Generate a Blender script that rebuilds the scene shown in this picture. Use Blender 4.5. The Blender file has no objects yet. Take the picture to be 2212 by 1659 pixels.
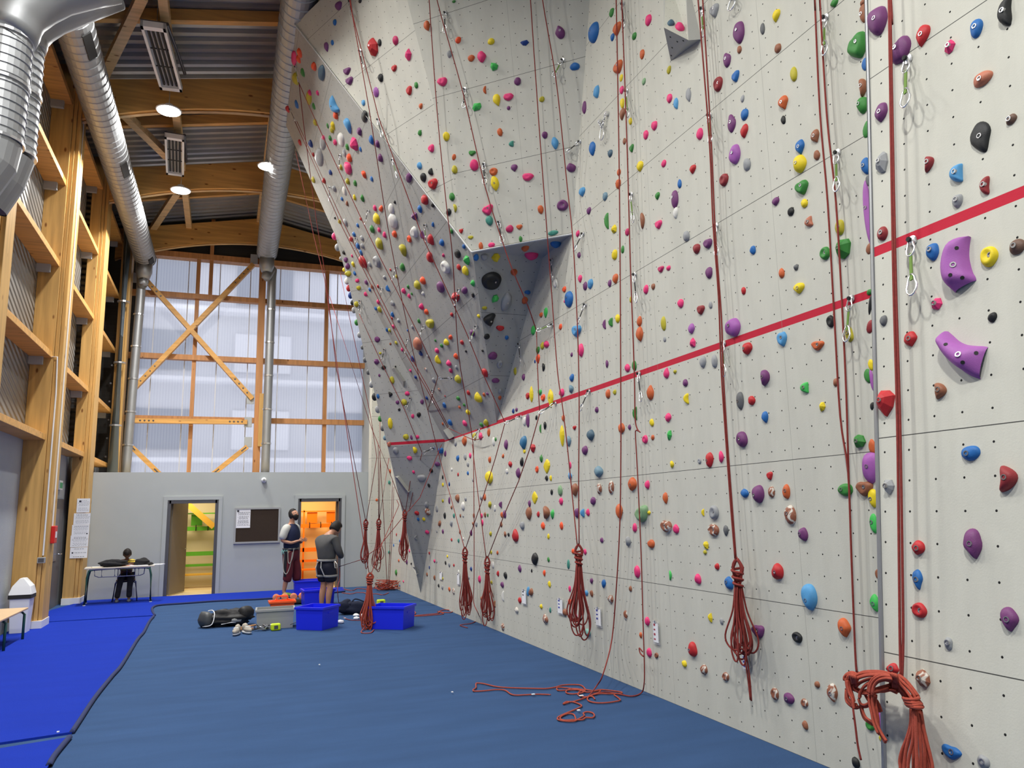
import bpy, math, random
from mathutils import Vector, Matrix
from mathutils.bvhtree import BVHTree
random.seed(7)
sc = bpy.context.scene
COL = sc.collection

# ---------------------------------------------------------------- camera
W, H, F = 2212., 1659., 1650.
CX, CY = W / 2, H / 2
EYE = Vector((0, 0, 1.68))
_d = Vector((480 - CX, 1117 - CY, F)).normalized()
_n = _d.cross(Vector((1, -0.02, 0))).normalized()
UPC = -_n if _n.y > 0 else _n
RTC = _d.cross(-UPC).normalized()
if RTC.x < 0: RTC = -RTC
RM = Matrix((RTC, _d, UPC))                    # camera frame (x right, y down, z forward) -> world
cam = bpy.data.cameras.new('camera'); camo = bpy.data.objects.new('camera', cam); COL.objects.link(camo)
cam.sensor_width = 36; cam.lens = F * 36 / W; cam.clip_end = 200; cam.clip_start = 0.05
M3 = Matrix((RM @ Vector((1, 0, 0)), RM @ Vector((0, -1, 0)), RM @ Vector((0, 0, -1)))).transposed()
camo.matrix_world = Matrix.Translation(EYE) @ M3.to_4x4()
sc.camera = camo
# ---------------------------------------------------------------- sky, light, exposure
sc.view_settings.view_transform = 'Standard'; sc.view_settings.look = 'None'
sc.view_settings.exposure = 0.18; sc.view_settings.gamma = 1.0; sc.view_settings.use_curve_mapping = False
wd = bpy.data.worlds.new('sky'); sc.world = wd; wd.use_nodes = True
bg = wd.node_tree.nodes['Background']; bg.inputs[0].default_value = (.86, .88, .96, 1); bg.inputs[1].default_value = 1.3
LAMPS = [(-1.2, -1, 9), (-1.2, 3, 9), (-1.2, 6.8, 9), (-1.2, 10.5, 9), (-1.2, 14.2, 9), (-1.17, 17.86, 9),
         (.62, 1, 9), (.62, 4.9, 9), (.62, 8.6, 9), (.62, 16.0, 9)]
LE = [430, 180, 160, 190, 210, 310, 60, 45, 30, 260]
for i, l in enumerate(LAMPS):
    a = bpy.data.lights.new('bay_light', 'AREA'); a.shape = 'DISK'; a.size = .36; a.energy = LE[i]; a.color = (1, .985, .95); a.spread = math.radians(156)
    ao = bpy.data.objects.new('bay_light', a); ao.location = (l[0], l[1], l[2] - .03); COL.objects.link(ao)
for nm, loc, colr, e in (('changing_room_light', (-.9, 19.9, 2.5), (1, .86, .58), 34), ('changing_room_light', (2.0, 19.9, 2.5), (1, .60, .22), 44)):
    a = bpy.data.lights.new(nm, 'AREA'); a.size = .9; a.energy = e; a.color = colr
    ao = bpy.data.objects.new(nm, a); ao.location = loc; COL.objects.link(ao)

sc.cycles.max_bounces = 8; sc.cycles.glossy_bounces = 3; sc.cycles.transmission_bounces = 5; sc.cycles.transparent_max_bounces = 6
sc.cycles.caustics_reflective = False; sc.cycles.caustics_refractive = False

# ---------------------------------------------------------------- helpers
def ray(x, y): return RM @ Vector((x - CX, y - CY, F))
def hit(x, y, n, q):
    r = ray(x, y); n = Vector(n); t = n.dot(Vector(q) - EYE) / n.dot(r); return EYE + r * t
def atY(x, y, Y): return hit(x, y, (0, 1, 0), (0, Y, 0))
def atX(x, y, X): return hit(x, y, (1, 0, 0), (X, 0, 0))
def atZ(x, y, z=0.): return hit(x, y, (0, 0, 1), (0, 0, z))
RMT = RM.transposed()
def proj(P):
    v = RMT @ (Vector(P) - EYE); return Vector((CX + F * v.x / v.z, CY + F * v.y / v.z)), v.z

def mat(name, col, rough=.6, metal=0., noise=0., nscale=8., bump=0., bscale=60., spec=.4, coat=0., stretch=None):
    m = bpy.data.materials.new(name); m.use_nodes = True; nt = m.node_tree; b = nt.nodes['Principled BSDF']
    b.inputs['Base Color'].default_value = (*col, 1); b.inputs['Roughness'].default_value = rough
    b.inputs['Metallic'].default_value = metal; b.inputs['Specular IOR Level'].default_value = spec
    b.inputs['Coat Weight'].default_value = coat
    tc = nt.nodes.new('ShaderNodeTexCoord')
    if noise:
        mp = nt.nodes.new('ShaderNodeMapping'); mp.inputs['Scale'].default_value = stretch or (1, 1, 1)
        nt.links.new(tc.outputs['Object'], mp.inputs[0])
        nz = nt.nodes.new('ShaderNodeTexNoise'); nz.inputs['Scale'].default_value = nscale; nz.inputs['Detail'].default_value = 5
        nt.links.new(mp.outputs[0], nz.inputs['Vector'])
        mx = nt.nodes.new('ShaderNodeMix'); mx.data_type = 'RGBA'
        mx.inputs[6].default_value = (*[c * (1 - noise) for c in col], 1); mx.inputs[7].default_value = (*[min(1, c * (1 + noise)) for c in col], 1)
        nt.links.new(nz.outputs[0], mx.inputs[0]); nt.links.new(mx.outputs[2], b.inputs['Base Color'])
    if bump:
        n2 = nt.nodes.new('ShaderNodeTexNoise'); n2.inputs['Scale'].default_value = bscale; n2.inputs['Detail'].default_value = 3
        nt.links.new(tc.outputs['Object'], n2.inputs['Vector'])
        bp = nt.nodes.new('ShaderNodeBump'); bp.inputs['Strength'].default_value = bump; bp.inputs['Distance'].default_value = .01
        nt.links.new(n2.outputs[0], bp.inputs['Height']); nt.links.new(bp.outputs[0], b.inputs['Normal'])
    return m

def basis(d):
    d = d.normalized(); a = Vector((0, 0, 1)) if abs(d.z) < .9 else Vector((1, 0, 0))
    x = d.cross(a).normalized(); return x, x.cross(d).normalized()

class MB:
    def __init__(s): s.v = []; s.f = []; s.uv = None
    def poly(s, pts):
        n = len(s.v); s.v += [tuple(p) for p in pts]; s.f.append(tuple(range(n, n + len(pts)))); return s
    def hexa(s, p):           # p: 8 points, bottom 4 ccw then top 4
        n = len(s.v); s.v += [tuple(q) for q in p]
        s.f += [tuple(n + i for i in q) for q in ((3, 2, 1, 0), (4, 5, 6, 7), (0, 1, 5, 4), (1, 2, 6, 5), (2, 3, 7, 6), (3, 0, 4, 7))]; return s
    def box(s, x0, x1, y0, y1, z0, z1):
        return s.hexa([(x0, y0, z0), (x1, y0, z0), (x1, y1, z0), (x0, y1, z0), (x0, y0, z1), (x1, y0, z1), (x1, y1, z1), (x0, y1, z1)])
    def obox(s, c, u, v, w, a, b, d):   # centre, three axes, half sizes
        c = Vector(c); P = []
        for k in (-1, 1):
            for i, j in ((-1, -1), (1, -1), (1, 1), (-1, 1)): P.append(c + u * (a * i) + v * (b * j) + w * (d * k))
        return s.hexa(P)
    def beam(s, p0, p1, wd_, hg, up=(0, 0, 1)):
        p0, p1 = Vector(p0), Vector(p1); w = (p1 - p0); L = w.length; w.normalize()
        u = w.cross(Vector(up)).normalized(); v = u.cross(w)
        return s.obox((p0 + p1) / 2, u, v, w, wd_ / 2, hg / 2, L / 2)
    def tube(s, pts, r, n=8, cap=True, smooth=0):
        pts = [Vector(p) for p in pts]
        if smooth: pts = spline(pts, smooth)
        pts = [p for i, p in enumerate(pts) if i == 0 or (p - pts[i - 1]).length > 1e-5]
        m = len(pts); rr = r if isinstance(r, (list, tuple)) else [r] * m
        if len(rr) != m: rr = [rr[min(len(rr) - 1, int(i * len(rr) / m))] for i in range(m)]
        b0 = len(s.v); x = None
        for i, p in enumerate(pts):
            d = (pts[min(i + 1, m - 1)] - pts[max(i - 1, 0)])
            if d.length < 1e-7: d = Vector((0, 0, 1))
            d.normalize()
            if x is None: x, y = basis(d)
            else:
                x = x - d * x.dot(d)
                if x.length < 1e-4: x, y = basis(d)
                x.normalize(); y = d.cross(x)
            for k in range(n):
                a = 2 * math.pi * k / n; s.v.append(tuple(p + (x * math.cos(a) + y * math.sin(a)) * rr[i]))
        for i in range(m - 1):
            for k in range(n):
                a = b0 + i * n + k; b = b0 + i * n + (k + 1) % n; s.f.append((a, b, b + n, a + n))
        if cap: s.f.append(tuple(b0 + k for k in range(n))[::-1]); s.f.append(tuple(b0 + (m - 1) * n + k for k in range(n)))
        return s
    def lathe(s, c, axis, prof, n=20):   # prof [(r, h)]
        c = Vector(c); axis = Vector(axis).normalized(); x, y = basis(axis); b0 = len(s.v)
        for r, h in prof:
            for k in range(n):
                a = 2 * math.pi * k / n; s.v.append(tuple(c + axis * h + (x * math.cos(a) + y * math.sin(a)) * r))
        for i in range(len(prof) - 1):
            for k in range(n):
                a = b0 + i * n + k; b = b0 + i * n + (k + 1) % n; s.f.append((a, b, b + n, a + n))
        s.f.append(tuple(b0 + k for k in range(n))[::-1]); s.f.append(tuple(b0 + (len(prof) - 1) * n + k for k in range(n)))
        return s
    def ball(s, c, r, n=12, m=8, u=None, v=None, w=None):
        c = Vector(c); r = r if isinstance(r, (tuple, list)) else (r, r, r)
        u = u or Vector((1, 0, 0)); v = v or Vector((0, 1, 0)); w = w or Vector((0, 0, 1)); b0 = len(s.v)
        for i in range(m + 1):
            t = math.pi * (i / m * .98 + .01)
            for k in range(n):
                a = 2 * math.pi * k / n
                s.v.append(tuple(c + u * (r[0] * math.sin(t) * math.cos(a)) + v * (r[1] * math.sin(t) * math.sin(a)) + w * (-r[2] * math.cos(t))))
        for i in range(m):
            for k in range(n):
                a = b0 + i * n + k; b = b0 + i * n + (k + 1) % n; s.f.append((a, b, b + n, a + n))
        s.f.append(tuple(b0 + k for k in range(n))[::-1]); s.f.append(tuple(b0 + m * n + k for k in range(n)))
        return s
    def build(s, name, m, parent=None, smooth=False, bevel=0., recalc=False):
        me = bpy.data.meshes.new(name); me.from_pydata(s.v, [], s.f); me.materials.append(m)
        if recalc:
            import bmesh
            bm = bmesh.new(); bm.from_mesh(me); bmesh.ops.recalc_face_normals(bm, faces=bm.faces); bm.to_mesh(me); bm.free()
        if smooth:
            for p in me.polygons: p.use_smooth = True
        me.update(); o = bpy.data.objects.new(name, me); COL.objects.link(o)
        if bevel:
            b = o.modifiers.new('bevel', 'BEVEL'); b.width = bevel; b.segments = 2; b.limit_method = 'ANGLE'
        if parent: setp(o, parent)
        return o

def setp(o, parent):
    o.parent = parent; o.matrix_parent_inverse = Matrix.Translation(-parent.location)

def spline(pts, k=6):
    out = []; n = len(pts)
    for i in range(n - 1):
        p0, p1, p2, p3 = pts[max(i - 1, 0)], pts[i], pts[i + 1], pts[min(i + 2, n - 1)]
        for j in range(k):
            t = j / k
            out.append(.5 * ((2 * p1) + (p2 - p0) * t + (2 * p0 - 5 * p1 + 4 * p2 - p3) * t * t + (3 * p1 - p0 - 3 * p2 + p3) * t ** 3))
    out.append(pts[-1]); return out

def thing(name, label, cat, loc=(0, 0, 0), group=None):
    o = bpy.data.objects.new(name, None); o.location = loc; o.empty_display_size = .1; COL.objects.link(o)
    o['label'] = label; o['category'] = cat
    if group: o['group'] = group
    return o
def tag(o, label, cat, group=None, kind=None):
    o['label'] = label; o['category'] = cat
    if group: o['group'] = group
    if kind: o['kind'] = kind
    return o
def struct(o): o['kind'] = 'structure'; return o

# ---------------------------------------------------------------- materials
def wood(name, col, vert=True):
    m = bpy.data.materials.new(name); m.use_nodes = True; nt = m.node_tree; b = nt.nodes['Principled BSDF']; L = nt.links.new
    b.inputs['Roughness'].default_value = .5; b.inputs['Specular IOR Level'].default_value = .3
    tc = nt.nodes.new('ShaderNodeTexCoord'); mp = nt.nodes.new('ShaderNodeMapping')
    mp.inputs['Scale'].default_value = (9, 9, .6) if vert else (.6, 9, 9); L(tc.outputs['Object'], mp.inputs[0])
    nz = nt.nodes.new('ShaderNodeTexNoise'); nz.inputs['Scale'].default_value = 1.6; nz.inputs['Detail'].default_value = 6; L(mp.outputs[0], nz.inputs['Vector'])
    cr = nt.nodes.new('ShaderNodeValToRGB'); cr.color_ramp.elements[0].position = .3; cr.color_ramp.elements[1].position = .7
    cr.color_ramp.elements[0].color = (*[c * .78 for c in col], 1); cr.color_ramp.elements[1].color = (*[min(1, c * 1.15) for c in col], 1)
    L(nz.outputs[0], cr.inputs[0])
    mp2 = nt.nodes.new('ShaderNodeMapping'); mp2.inputs['Scale'].default_value = (5, 5, 2.2) if vert else (2.2, 5, 5); L(tc.outputs['Object'], mp2.inputs[0])
    vo = nt.nodes.new('ShaderNodeTexVoronoi'); vo.inputs['Scale'].default_value = 1.0; L(mp2.outputs[0], vo.inputs['Vector'])
    c2 = nt.nodes.new('ShaderNodeValToRGB'); c2.color_ramp.elements[0].position = .06; c2.color_ramp.elements[1].position = .12
    c2.color_ramp.elements[0].color = (.28, .14, .06, 1); c2.color_ramp.elements[1].color = (1, 1, 1, 1); L(vo.outputs['Distance'], c2.inputs[0])
    mu = nt.nodes.new('ShaderNodeMix'); mu.data_type = 'RGBA'; mu.blend_type = 'MULTIPLY'; mu.inputs[0].default_value = .9
    L(cr.outputs[0], mu.inputs[6]); L(c2.outputs[0], mu.inputs[7]); L(mu.outputs[2], b.inputs['Base Color']); return m
WOODV = wood('glulam_upright', (.60, .36, .12)); WOODH = wood('glulam_beam', (.66, .36, .11), False); WOODR = wood('pine_red', (.52, .25, .10)); WOODP = wood('pine_pale', (.72, .50, .26), False)
GALV = mat('galvanised', (.36, .37, .38), .48, .7, .15, 3); STEEL = mat('steel', (.75, .76, .78), .28, .9); DARKSTEEL = mat('dark_steel', (.12, .12, .13), .45, .6)
PAINTGREY = mat('grey_paint', (.40, .43, .43), .85, 0, .04, 3, .05, 120); CONC = mat('grey_concrete', (.40, .43, .45), .8, 0, .1, 2, .2, 40)
CREAM = mat('cream_paint', (.80, .70, .50), .8); BLACK = mat('black_cloth', (.012, .012, .014), .9, 0, .3, 30); NAVY = mat('navy_cloth', (.010, .014, .035), .9, 0, .2, 20)
WHITEP = mat('white_plastic', (.80, .82, .83), .4); GREYP = mat('grey_plastic', (.34, .35, .35), .5); BLUEP = mat('blue_plastic', (.015, .03, .85), .38, spec=.4)
ORANGEP = mat('orange_plastic', (.95, .12, .02), .4); LIME = mat('lime_plastic', (.60, .80, .02), .4); DKGREEN = mat('green_tube', (.02, .08, .06), .4); BLUETUBE = mat('blue_tube', (.01, .02, .12), .35)
PAPER = mat('paper', (.85, .86, .88), .8); RUBBER = mat('rubber', (.02, .02, .02), .7); REDP = mat('red_plastic', (.6, .02, .02), .4)
ROPE = mat('red_rope', (.27, .035, .028), .75, 0, .35, 60, .5, 400); ROPE2 = mat('faded_red_rope', (.42, .07, .04), .75, 0, .3, 60, .5, 400)
ALU = mat('aluminium', (.82, .83, .84), .22, .9); SLING = mat('black_sling', (.03, .03, .03), .8); SLINGG = mat('green_sling', (.15, .26, .05), .8)
PLASTCLR = bpy.data.materials.new('clear_sleeve'); PLASTCLR.use_nodes = True
PLASTCLR.node_tree.nodes['Principled BSDF'].inputs['Alpha'].default_value = .25; PLASTCLR.node_tree.nodes['Principled BSDF'].inputs['Roughness'].default_value = .15
GREENP = mat('green_paint', (.12, .45, .03), .5); YELWOOD = mat('yellow_wood', (.75, .42, .05), .5); ORANGEW = mat('orange_paint', (.85, .25, .02), .5)
SKIN = mat('skin', (.45, .23, .15), .55, 0, .08, 20); HAIR = mat('dark_hair', (.012, .009, .008), .7, 0, .3, 60)
TRIM = mat('white_edge', (.75, .76, .74), .4)

# ---------------------------------------------------------------- climbing wall panels
def climbmat(name, col, stripe=True):
    m = bpy.data.materials.new(name); m.use_nodes = True; nt = m.node_tree; b = nt.nodes['Principled BSDF']; L = nt.links.new; N = nt.nodes.new
    b.inputs['Roughness'].default_value = .82; b.inputs['Specular IOR Level'].default_value = .25
    uv = N('ShaderNodeUVMap'); uv.uv_map = 'panel'; sp = N('ShaderNodeSeparateXYZ'); L(uv.outputs[0], sp.inputs[0])
    def ma(op, a, bb=None, c=None):
        n = N('ShaderNodeMath'); n.operation = op
        for i, v in enumerate((a, bb, c)):
            if v is None: continue
            if isinstance(v, (int, float)): n.inputs[i].default_value = v
            else: L(v, n.inputs[i])
        return n.outputs[0]
    S = 1 / 7.
    def cell(o): return ma('MULTIPLY', ma('SUBTRACT', ma('FRACT', ma('DIVIDE', o, S)), .5), S)
    du, dv = cell(sp.outputs[0]), cell(sp.outputs[1])
    d = ma('SQRT', ma('ADD', ma('MULTIPLY', du, du), ma('MULTIPLY', dv, dv)))
    dot = ma('LESS_THAN', d, .0055)
    def seam(o, per, w):
        f = ma('FRACT', ma('DIVIDE', o, per)); mn = ma('MINIMUM', f, ma('SUBTRACT', 1., f)); return ma('LESS_THAN', ma('MULTIPLY', mn, per), w)
    sh = seam(sp.outputs[1], 1., .0024); sv = ma('MULTIPLY', seam(sp.outputs[0], 12 / 7., .002), .6)
    tc = N('ShaderNodeTexCoord'); mp = N('ShaderNodeMapping'); mp.inputs['Scale'].default_value = (2.2, 2.2, .5); L(tc.outputs['Object'], mp.inputs[0])
    nz = N('ShaderNodeTexNoise'); nz.inputs['Scale'].default_value = 2.; nz.inputs['Detail'].default_value = 7; nz.inputs['Roughness'].default_value = .65; L(mp.outputs[0], nz.inputs['Vector'])
    cr = N('ShaderNodeValToRGB'); e = cr.color_ramp.elements; e[0].position = .34; e[0].color = (*[c * .92 for c in col], 1); e[1].position = .60; e[1].color = (*col, 1); L(nz.outputs[0], cr.inputs[0])
    n3 = N('ShaderNodeTexNoise'); n3.inputs['Scale'].default_value = 130; n3.inputs['Detail'].default_value = 2; L(tc.outputs['Object'], n3.inputs['Vector'])
    # chalk smudges round the bolt rows
    n4 = N('ShaderNodeTexNoise'); n4.inputs['Scale'].default_value = 5; n4.inputs['Detail'].default_value = 3; L(tc.outputs['Object'], n4.inputs['Vector'])
    chalk = N('ShaderNodeValToRGB'); chalk.color_ramp.elements[0].position = .66; chalk.color_ramp.elements[1].position = .78
    chalk.color_ramp.elements[1].color = (.35, .35, .35, 1); L(n4.outputs[0], chalk.inputs[0])
    def mix(f, a, c2, bt='MIX'):
        x = N('ShaderNodeMix'); x.data_type = 'RGBA'; x.blend_type = bt
        if isinstance(f, (int, float)): x.inputs[0].default_value = f
        else: L(f, x.inputs[0])
        for i, v in ((6, a), (7, c2)):
            if isinstance(v, tuple): x.inputs[i].default_value = (*v, 1)
            else: L(v, x.inputs[i])
        return x.outputs[2]
    c = mix(chalk.outputs[0], cr.outputs[0], tuple(min(1, q * 1.12) for q in col))
    if stripe:
        ge = N('ShaderNodeNewGeometry'); s3 = N('ShaderNodeSeparateXYZ'); L(ge.outputs['Position'], s3.inputs[0])
        band = ma('LESS_THAN', ma('ABSOLUTE', ma('SUBTRACT', s3.outputs[2], 2.98)), .027)
        c = mix(band, c, (.52, .02, .045))
    else: band = None
    c = mix(sv, c, tuple(q * .45 for q in col)); c = mix(sh if band is None else ma('MULTIPLY', sh, ma('SUBTRACT', 1., band)), c, (.07, .07, .065))
    c = mix(dot, c, (.012, .012, .012)); L(c, b.inputs['Base Color'])
    bp = N('ShaderNodeBump'); bp.inputs['Strength'].default_value = .13; bp.inputs['Distance'].default_value = .004
    L(n3.outputs[0], bp.inputs['Height']); L(bp.outputs[0], b.inputs['Normal']); return m
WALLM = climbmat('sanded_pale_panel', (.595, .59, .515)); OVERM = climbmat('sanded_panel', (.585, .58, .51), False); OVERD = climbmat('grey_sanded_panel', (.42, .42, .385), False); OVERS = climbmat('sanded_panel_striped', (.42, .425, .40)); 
def uvwall(name, faces, m, uvf):
    """faces: lists of 3D points; uvf: point, normal -> (u, v) in metres"""
    mb = MB()
    for f in faces: mb.poly(f)
    o = mb.build(name, m); me = o.data; lay = me.uv_layers.new(name='panel')
    for p in me.polygons:
        for li in p.loop_indices:
            lay.data[li].uv = uvf(me.vertices[me.loops[li].vertex_index].co, p.normal)
    return o
XW = 3.7485
V = Vector
ZT = 9.1
Q, Q2, Rp, Sp = V((XW, 7.81, 4.906)), V((XW, 8.717, 4.906)), V((XW, 10.6, 2.98)), V((XW, 13.45, 2.98))
T = atX(908.7, 1282, XW)
B = V((2.806, 8.752, 4.906)); A = V((.752, 11.07, ZT)); Lp = V((.778, 14.05, ZT))
C0 = V((2.806 - (ZT - 4.906) * .2564, 8.735, ZT)); QT = V((XW, 7.81 - (ZT - 4.906) * .262, ZT))
nB1 = (Rp - B).cross(V((0, 1, 0))).normalized()
def onPB1(x, y): return hit(x, y, nB1, B)
f0 = onPB1(724, 508); eS = Sp.copy()
nB2 = (f0 - eS).cross(V((-1, 1, 0))).normalized()
def onPB2(x, y): return hit(x, y, nB2, eS)
sil = [onPB2(*p) for p in ((751, 605), (766, 668), (790, 776), (818, 883), (838, 966))]
# main wall, with one skin that carries on behind the prow
uvX = lambda p, n: (p.y - 4.36, p.z)
w1 = struct(uvwall('wall_right', [[(XW, 2.6, 0), (XW, 18.28, 0), (XW, 18.28, ZT), (XW, 2.6, ZT)]], WALLM, uvX))
def frame_uv(p, n):
    u = V((-n.y, n.x, 0)); u = u.normalized() if u.length > 1e-3 else V((1, 0, 0)); v = n.cross(u)
    if v.z < 0: v = -v
    return (u.dot(p) if abs(n.z) < .98 else p.x, p.z / max(.25, math.sqrt(max(0., 1 - n.z * n.z))))
prow = [[Q, QT, C0, B], [B, C0, A], [B, A, Lp, f0, eS, Rp], [B, Q2, Q], [B, Rp, Q2]]
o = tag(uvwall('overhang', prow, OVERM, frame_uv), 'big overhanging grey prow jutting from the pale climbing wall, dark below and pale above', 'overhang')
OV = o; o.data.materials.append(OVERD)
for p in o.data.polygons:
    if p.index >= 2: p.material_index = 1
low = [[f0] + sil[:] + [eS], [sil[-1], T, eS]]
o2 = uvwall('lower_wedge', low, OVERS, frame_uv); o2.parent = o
bk = [V((XW, 15.2, ZT)), V((XW, 15.4, 5.)), V((XW, 15.5, 2.5))]
back = [[Lp, bk[0], bk[1], sil[1], sil[0], f0], [sil[1], bk[1], bk[2], sil[3], sil[2]], [sil[3], bk[2], T, sil[4]], [A, C0, QT, V((XW, 8, ZT)), bk[0], Lp]]
o3 = uvwall('back_face', [f for f in back], OVERM, frame_uv); o3.parent = o
mb = MB(); k = V((-.012, -.012, -.012))
mb.tube([A + k, B + k], .011, 6).tube([B + k, Q + k * .5], .011, 6); mb.build('metal_edge', TRIM, o)
# near right panel, leaning back a little, standing proud of the main wall
def X2(z): return 2.79 + .118 * z
nW2 = V((-1, 0, .118)).normalized(); qW2 = V((2.79, 0, 0))
def onW2(x, y, off=0.): return hit(x, y, nW2, qW2 + nW2 * off)
def onW1(x, y, off=0.): return hit(x, y, (1, 0, 0), (XW - off, 0, 0))
ya, yb = onW2(1913, 1659), onW2(1873, 0)
slope = (yb.y - ya.y) / (yb.z - ya.z); e0 = ya.y - ya.z * slope; ZW2 = 8.0; e1 = e0 + ZW2 * slope
g0, g1 = V((X2(0), e0, 0)), V((X2(ZW2), e1, ZW2))
w2 = struct(uvwall('wall_near', [[(X2(0), -4, 0), g0, g1, (X2(ZW2), -4, ZW2)], [g0, (XW, e0, 0), (XW, e1, ZW2), g1]], WALLM, lambda p, n: (p.y - 2.93, p.z)))
mb = MB(); mb.tube([g0 + V((0, .006, 0)), g1 + V((0, .006, 0))], .014, 6); struct(mb.build('trim_1', GALV))
mb = MB(); mb.box(XW - .012, XW, 2.95, 18.25, 0, .012); 
# corner strip of climbing wall beside the grey room
w3 = struct(uvwall('wall_corner', [[(3.26, 18.28, 0), (XW, 18.28, 0), (XW, 18.28, ZT), (3.30, 18.28, ZT)], [(3.26, 18.28, 0), (3.30, 18.28, ZT), (3.30, 18.62, ZT), (3.26, 18.62, 0)]], OVERM, lambda p, n: (p.x - .8, p.z)))
climb = [w1, o, o2, w2, w3]
BV = []
for ob in climb: BV.append((ob.name.split('.')[0], BVHTree.FromPolygons([v.co for v in ob.data.vertices], [list(p.vertices) for p in ob.data.polygons])))
def onwall(x, y):
    best = None; d = ray(x, y).normalized()
    for nm, t in BV:
        loc, n, i, dist = t.ray_cast(EYE, d)
        if loc and (best is None or dist < best[3]): best = (loc, n if n.dot(d) < 0 else -n, nm, dist, i)
    return best
def offwall(x, y, off):
    b = onwall(x, y)
    if b is None: return None
    return hit(x, y, b[1], b[0] + b[1] * off)

# ---------------------------------------------------------------- floor and mats
def carpet(name, col, s=.22):
    m = mat(name, col, .95, 0, s, 2.2, .6, 260, .15, stretch=(.5, 2, 1)); return m
FLOORM = carpet('blue_carpet', (.038, .084, .195)); MATM = carpet('bright_blue_mat', (.007, .032, .37), .12); MATE = mat('mat_edge', (.02, .03, .10), .9)
mb = MB(); mb.box(-3.4, 4.2, -4, 18.7, -.1, 0); struct(mb.build('floor', FLOORM))
def floor_mat(edge, other, label):
    edge = spline([V((p.x, p.y, 0)) for p in edge], 8); other = [V((p[0], p[1], 0)) for p in other]
    t = thing('floor_mat', label, 'mat', tuple(other[0]), 'bright blue floor mats')
    mb = MB(); out = edge + other; up = V((0, 0, .018)); n = len(out)
    mb.v = [tuple(p) for p in out] + [tuple(p + up) for p in out]; mb.f = [tuple(range(n, 2 * n))] + [(i, (i + 1) % n, n + (i + 1) % n, n + i) for i in range(n)]
    mb.build('carpet_sheet', MATM, t, recalc=True)
    MB().tube([p + V((0, 0, .016)) for p in edge], .022, 6).build('rolled_edge', MATE, t, smooth=True)
E = lambda *ps: [atZ(*p) for p in ps]
floor_mat(E((105, 1659), (118, 1636), (150, 1597)), [(-1.9, 6.9), (-3., 6.9), (-3., 3), (-1.05, 3)], 'bright blue mat nearest the camera at the bottom left corner of the floor')
floor_mat(E((155, 1586), (172, 1560), (205, 1510), (240, 1466), (262, 1440), (296, 1385), (310, 1368), (322, 1345), (332, 1333)), [(-2.58, 15.02), (-3., 14.9), (-3., 7.05), (-1.9, 7.1)], 'bright blue mat with a wavy edge in front of the bench and the white bin')
floor_mat(E((334, 1331), (329, 1322), (330, 1314), (345, 1309), (400, 1305), (470, 1300), (560, 1296), (630, 1291), (700, 1284), (745, 1279)), [(2.7, 18.6), (-2.6, 18.6), (-2.95, 17), (-2.95, 15.2), (-2.6, 15.1)], 'bright blue mat along the grey back wall under the desk and doors')

# ---------------------------------------------------------------- grey changing-room block with two openings
YB = 18.64; ZB = 2.685
def bx(x, y): return atY(x, y, YB).x
D1 = (bx(360, 1200), bx(464, 1200)); D2 = (bx(645, 1180), bx(733, 1180)); DZ = 2.03
mb = MB(); xs = [-2.98, D1[0], D1[1], D2[0], D2[1], 3.29]
for a, b_ in ((0, 1), (2, 3), (4, 5)): mb.box(xs[a], xs[b_], YB, YB + .12, 0, ZB)
mb.box(D1[0], D1[1], YB, YB + .12, DZ, ZB).box(D2[0], D2[1], YB, YB + .12, DZ, ZB); struct(mb.build('wall_back', PAINTGREY))
mb = MB().box(-2.98, 3.29, YB + .12, 22.2, ZB - .08, ZB); struct(mb.build('ceiling_block', CREAM))
mb = MB().box(-2.98, 3.7, YB, 22.2, -.1, 0); struct(mb.build('floor_rooms', mat('pale_wood_floor', (.78, .62, .36), .5, 0, .06, 4)))
mb = MB().box(-2.98, 3.29, 21.1, 21.2, 0, ZB - .08).box(.55, .65, YB + .12, 21.1, 0, ZB - .08).box(-2.98, -2.9, YB + .12, 21.1, 0, ZB - .08).box(3.2, 3.29, YB + .12, 21.1, 0, ZB - .08)
struct(mb.build('wall_rooms', CREAM))
for i, (D, hinge) in enumerate(((D1, 0), (D2, 1))):
    r = bpy.data.objects.new('door_%d' % (i + 1), None); r.location = (D[0], YB, 0); COL.objects.link(r); struct(r)
    fm = MB()
    for x in D: fm.box(x - .035, x + .035, YB - .02, YB + .14, 0, DZ + .035)
    fm.box(D[0], D[1], YB - .02, YB + .14, DZ - .035, DZ + .035); fm.build('door_frame', DARKSTEEL, r)
    cm = MB()
    for x in (D[0] - .075, D[1] + .075): cm.box(x - .04, x + .04, YB - .03, YB - .002, 0, DZ + .11)
    cm.box(D[0] - .115, D[1] + .115, YB - .031, YB - .002, DZ + .04, DZ + .12); cm.build('casing', PAINTGREY, r)
    hx = D[hinge] + (.05 if hinge == 0 else -.05); a = math.radians(70 if hinge == 0 else 84)
    dv = V((math.cos(a) * (1 if hinge == 0 else 1), math.sin(a), 0)); nv = V((-dv.y, dv.x, 0))
    lf = MB().obox(V((hx, YB + .14, DZ / 2)) + dv * .42, dv, nv, V((0, 0, 1)), .41, .022, DZ / 2 - .02).build('door_leaf', mat('brown_grey_leaf', (.20, .16, .11), .6), r)
    hp = V((hx, YB + .14, .98)) + dv * .78
    hd = MB().tube([hp, hp - nv * .05, hp - nv * .05 - dv * .1], .009, 6).tube([hp, hp + nv * .05, hp + nv * .05 - dv * .1], .009, 6); hd.build('door_handle', STEEL, lf)

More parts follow.
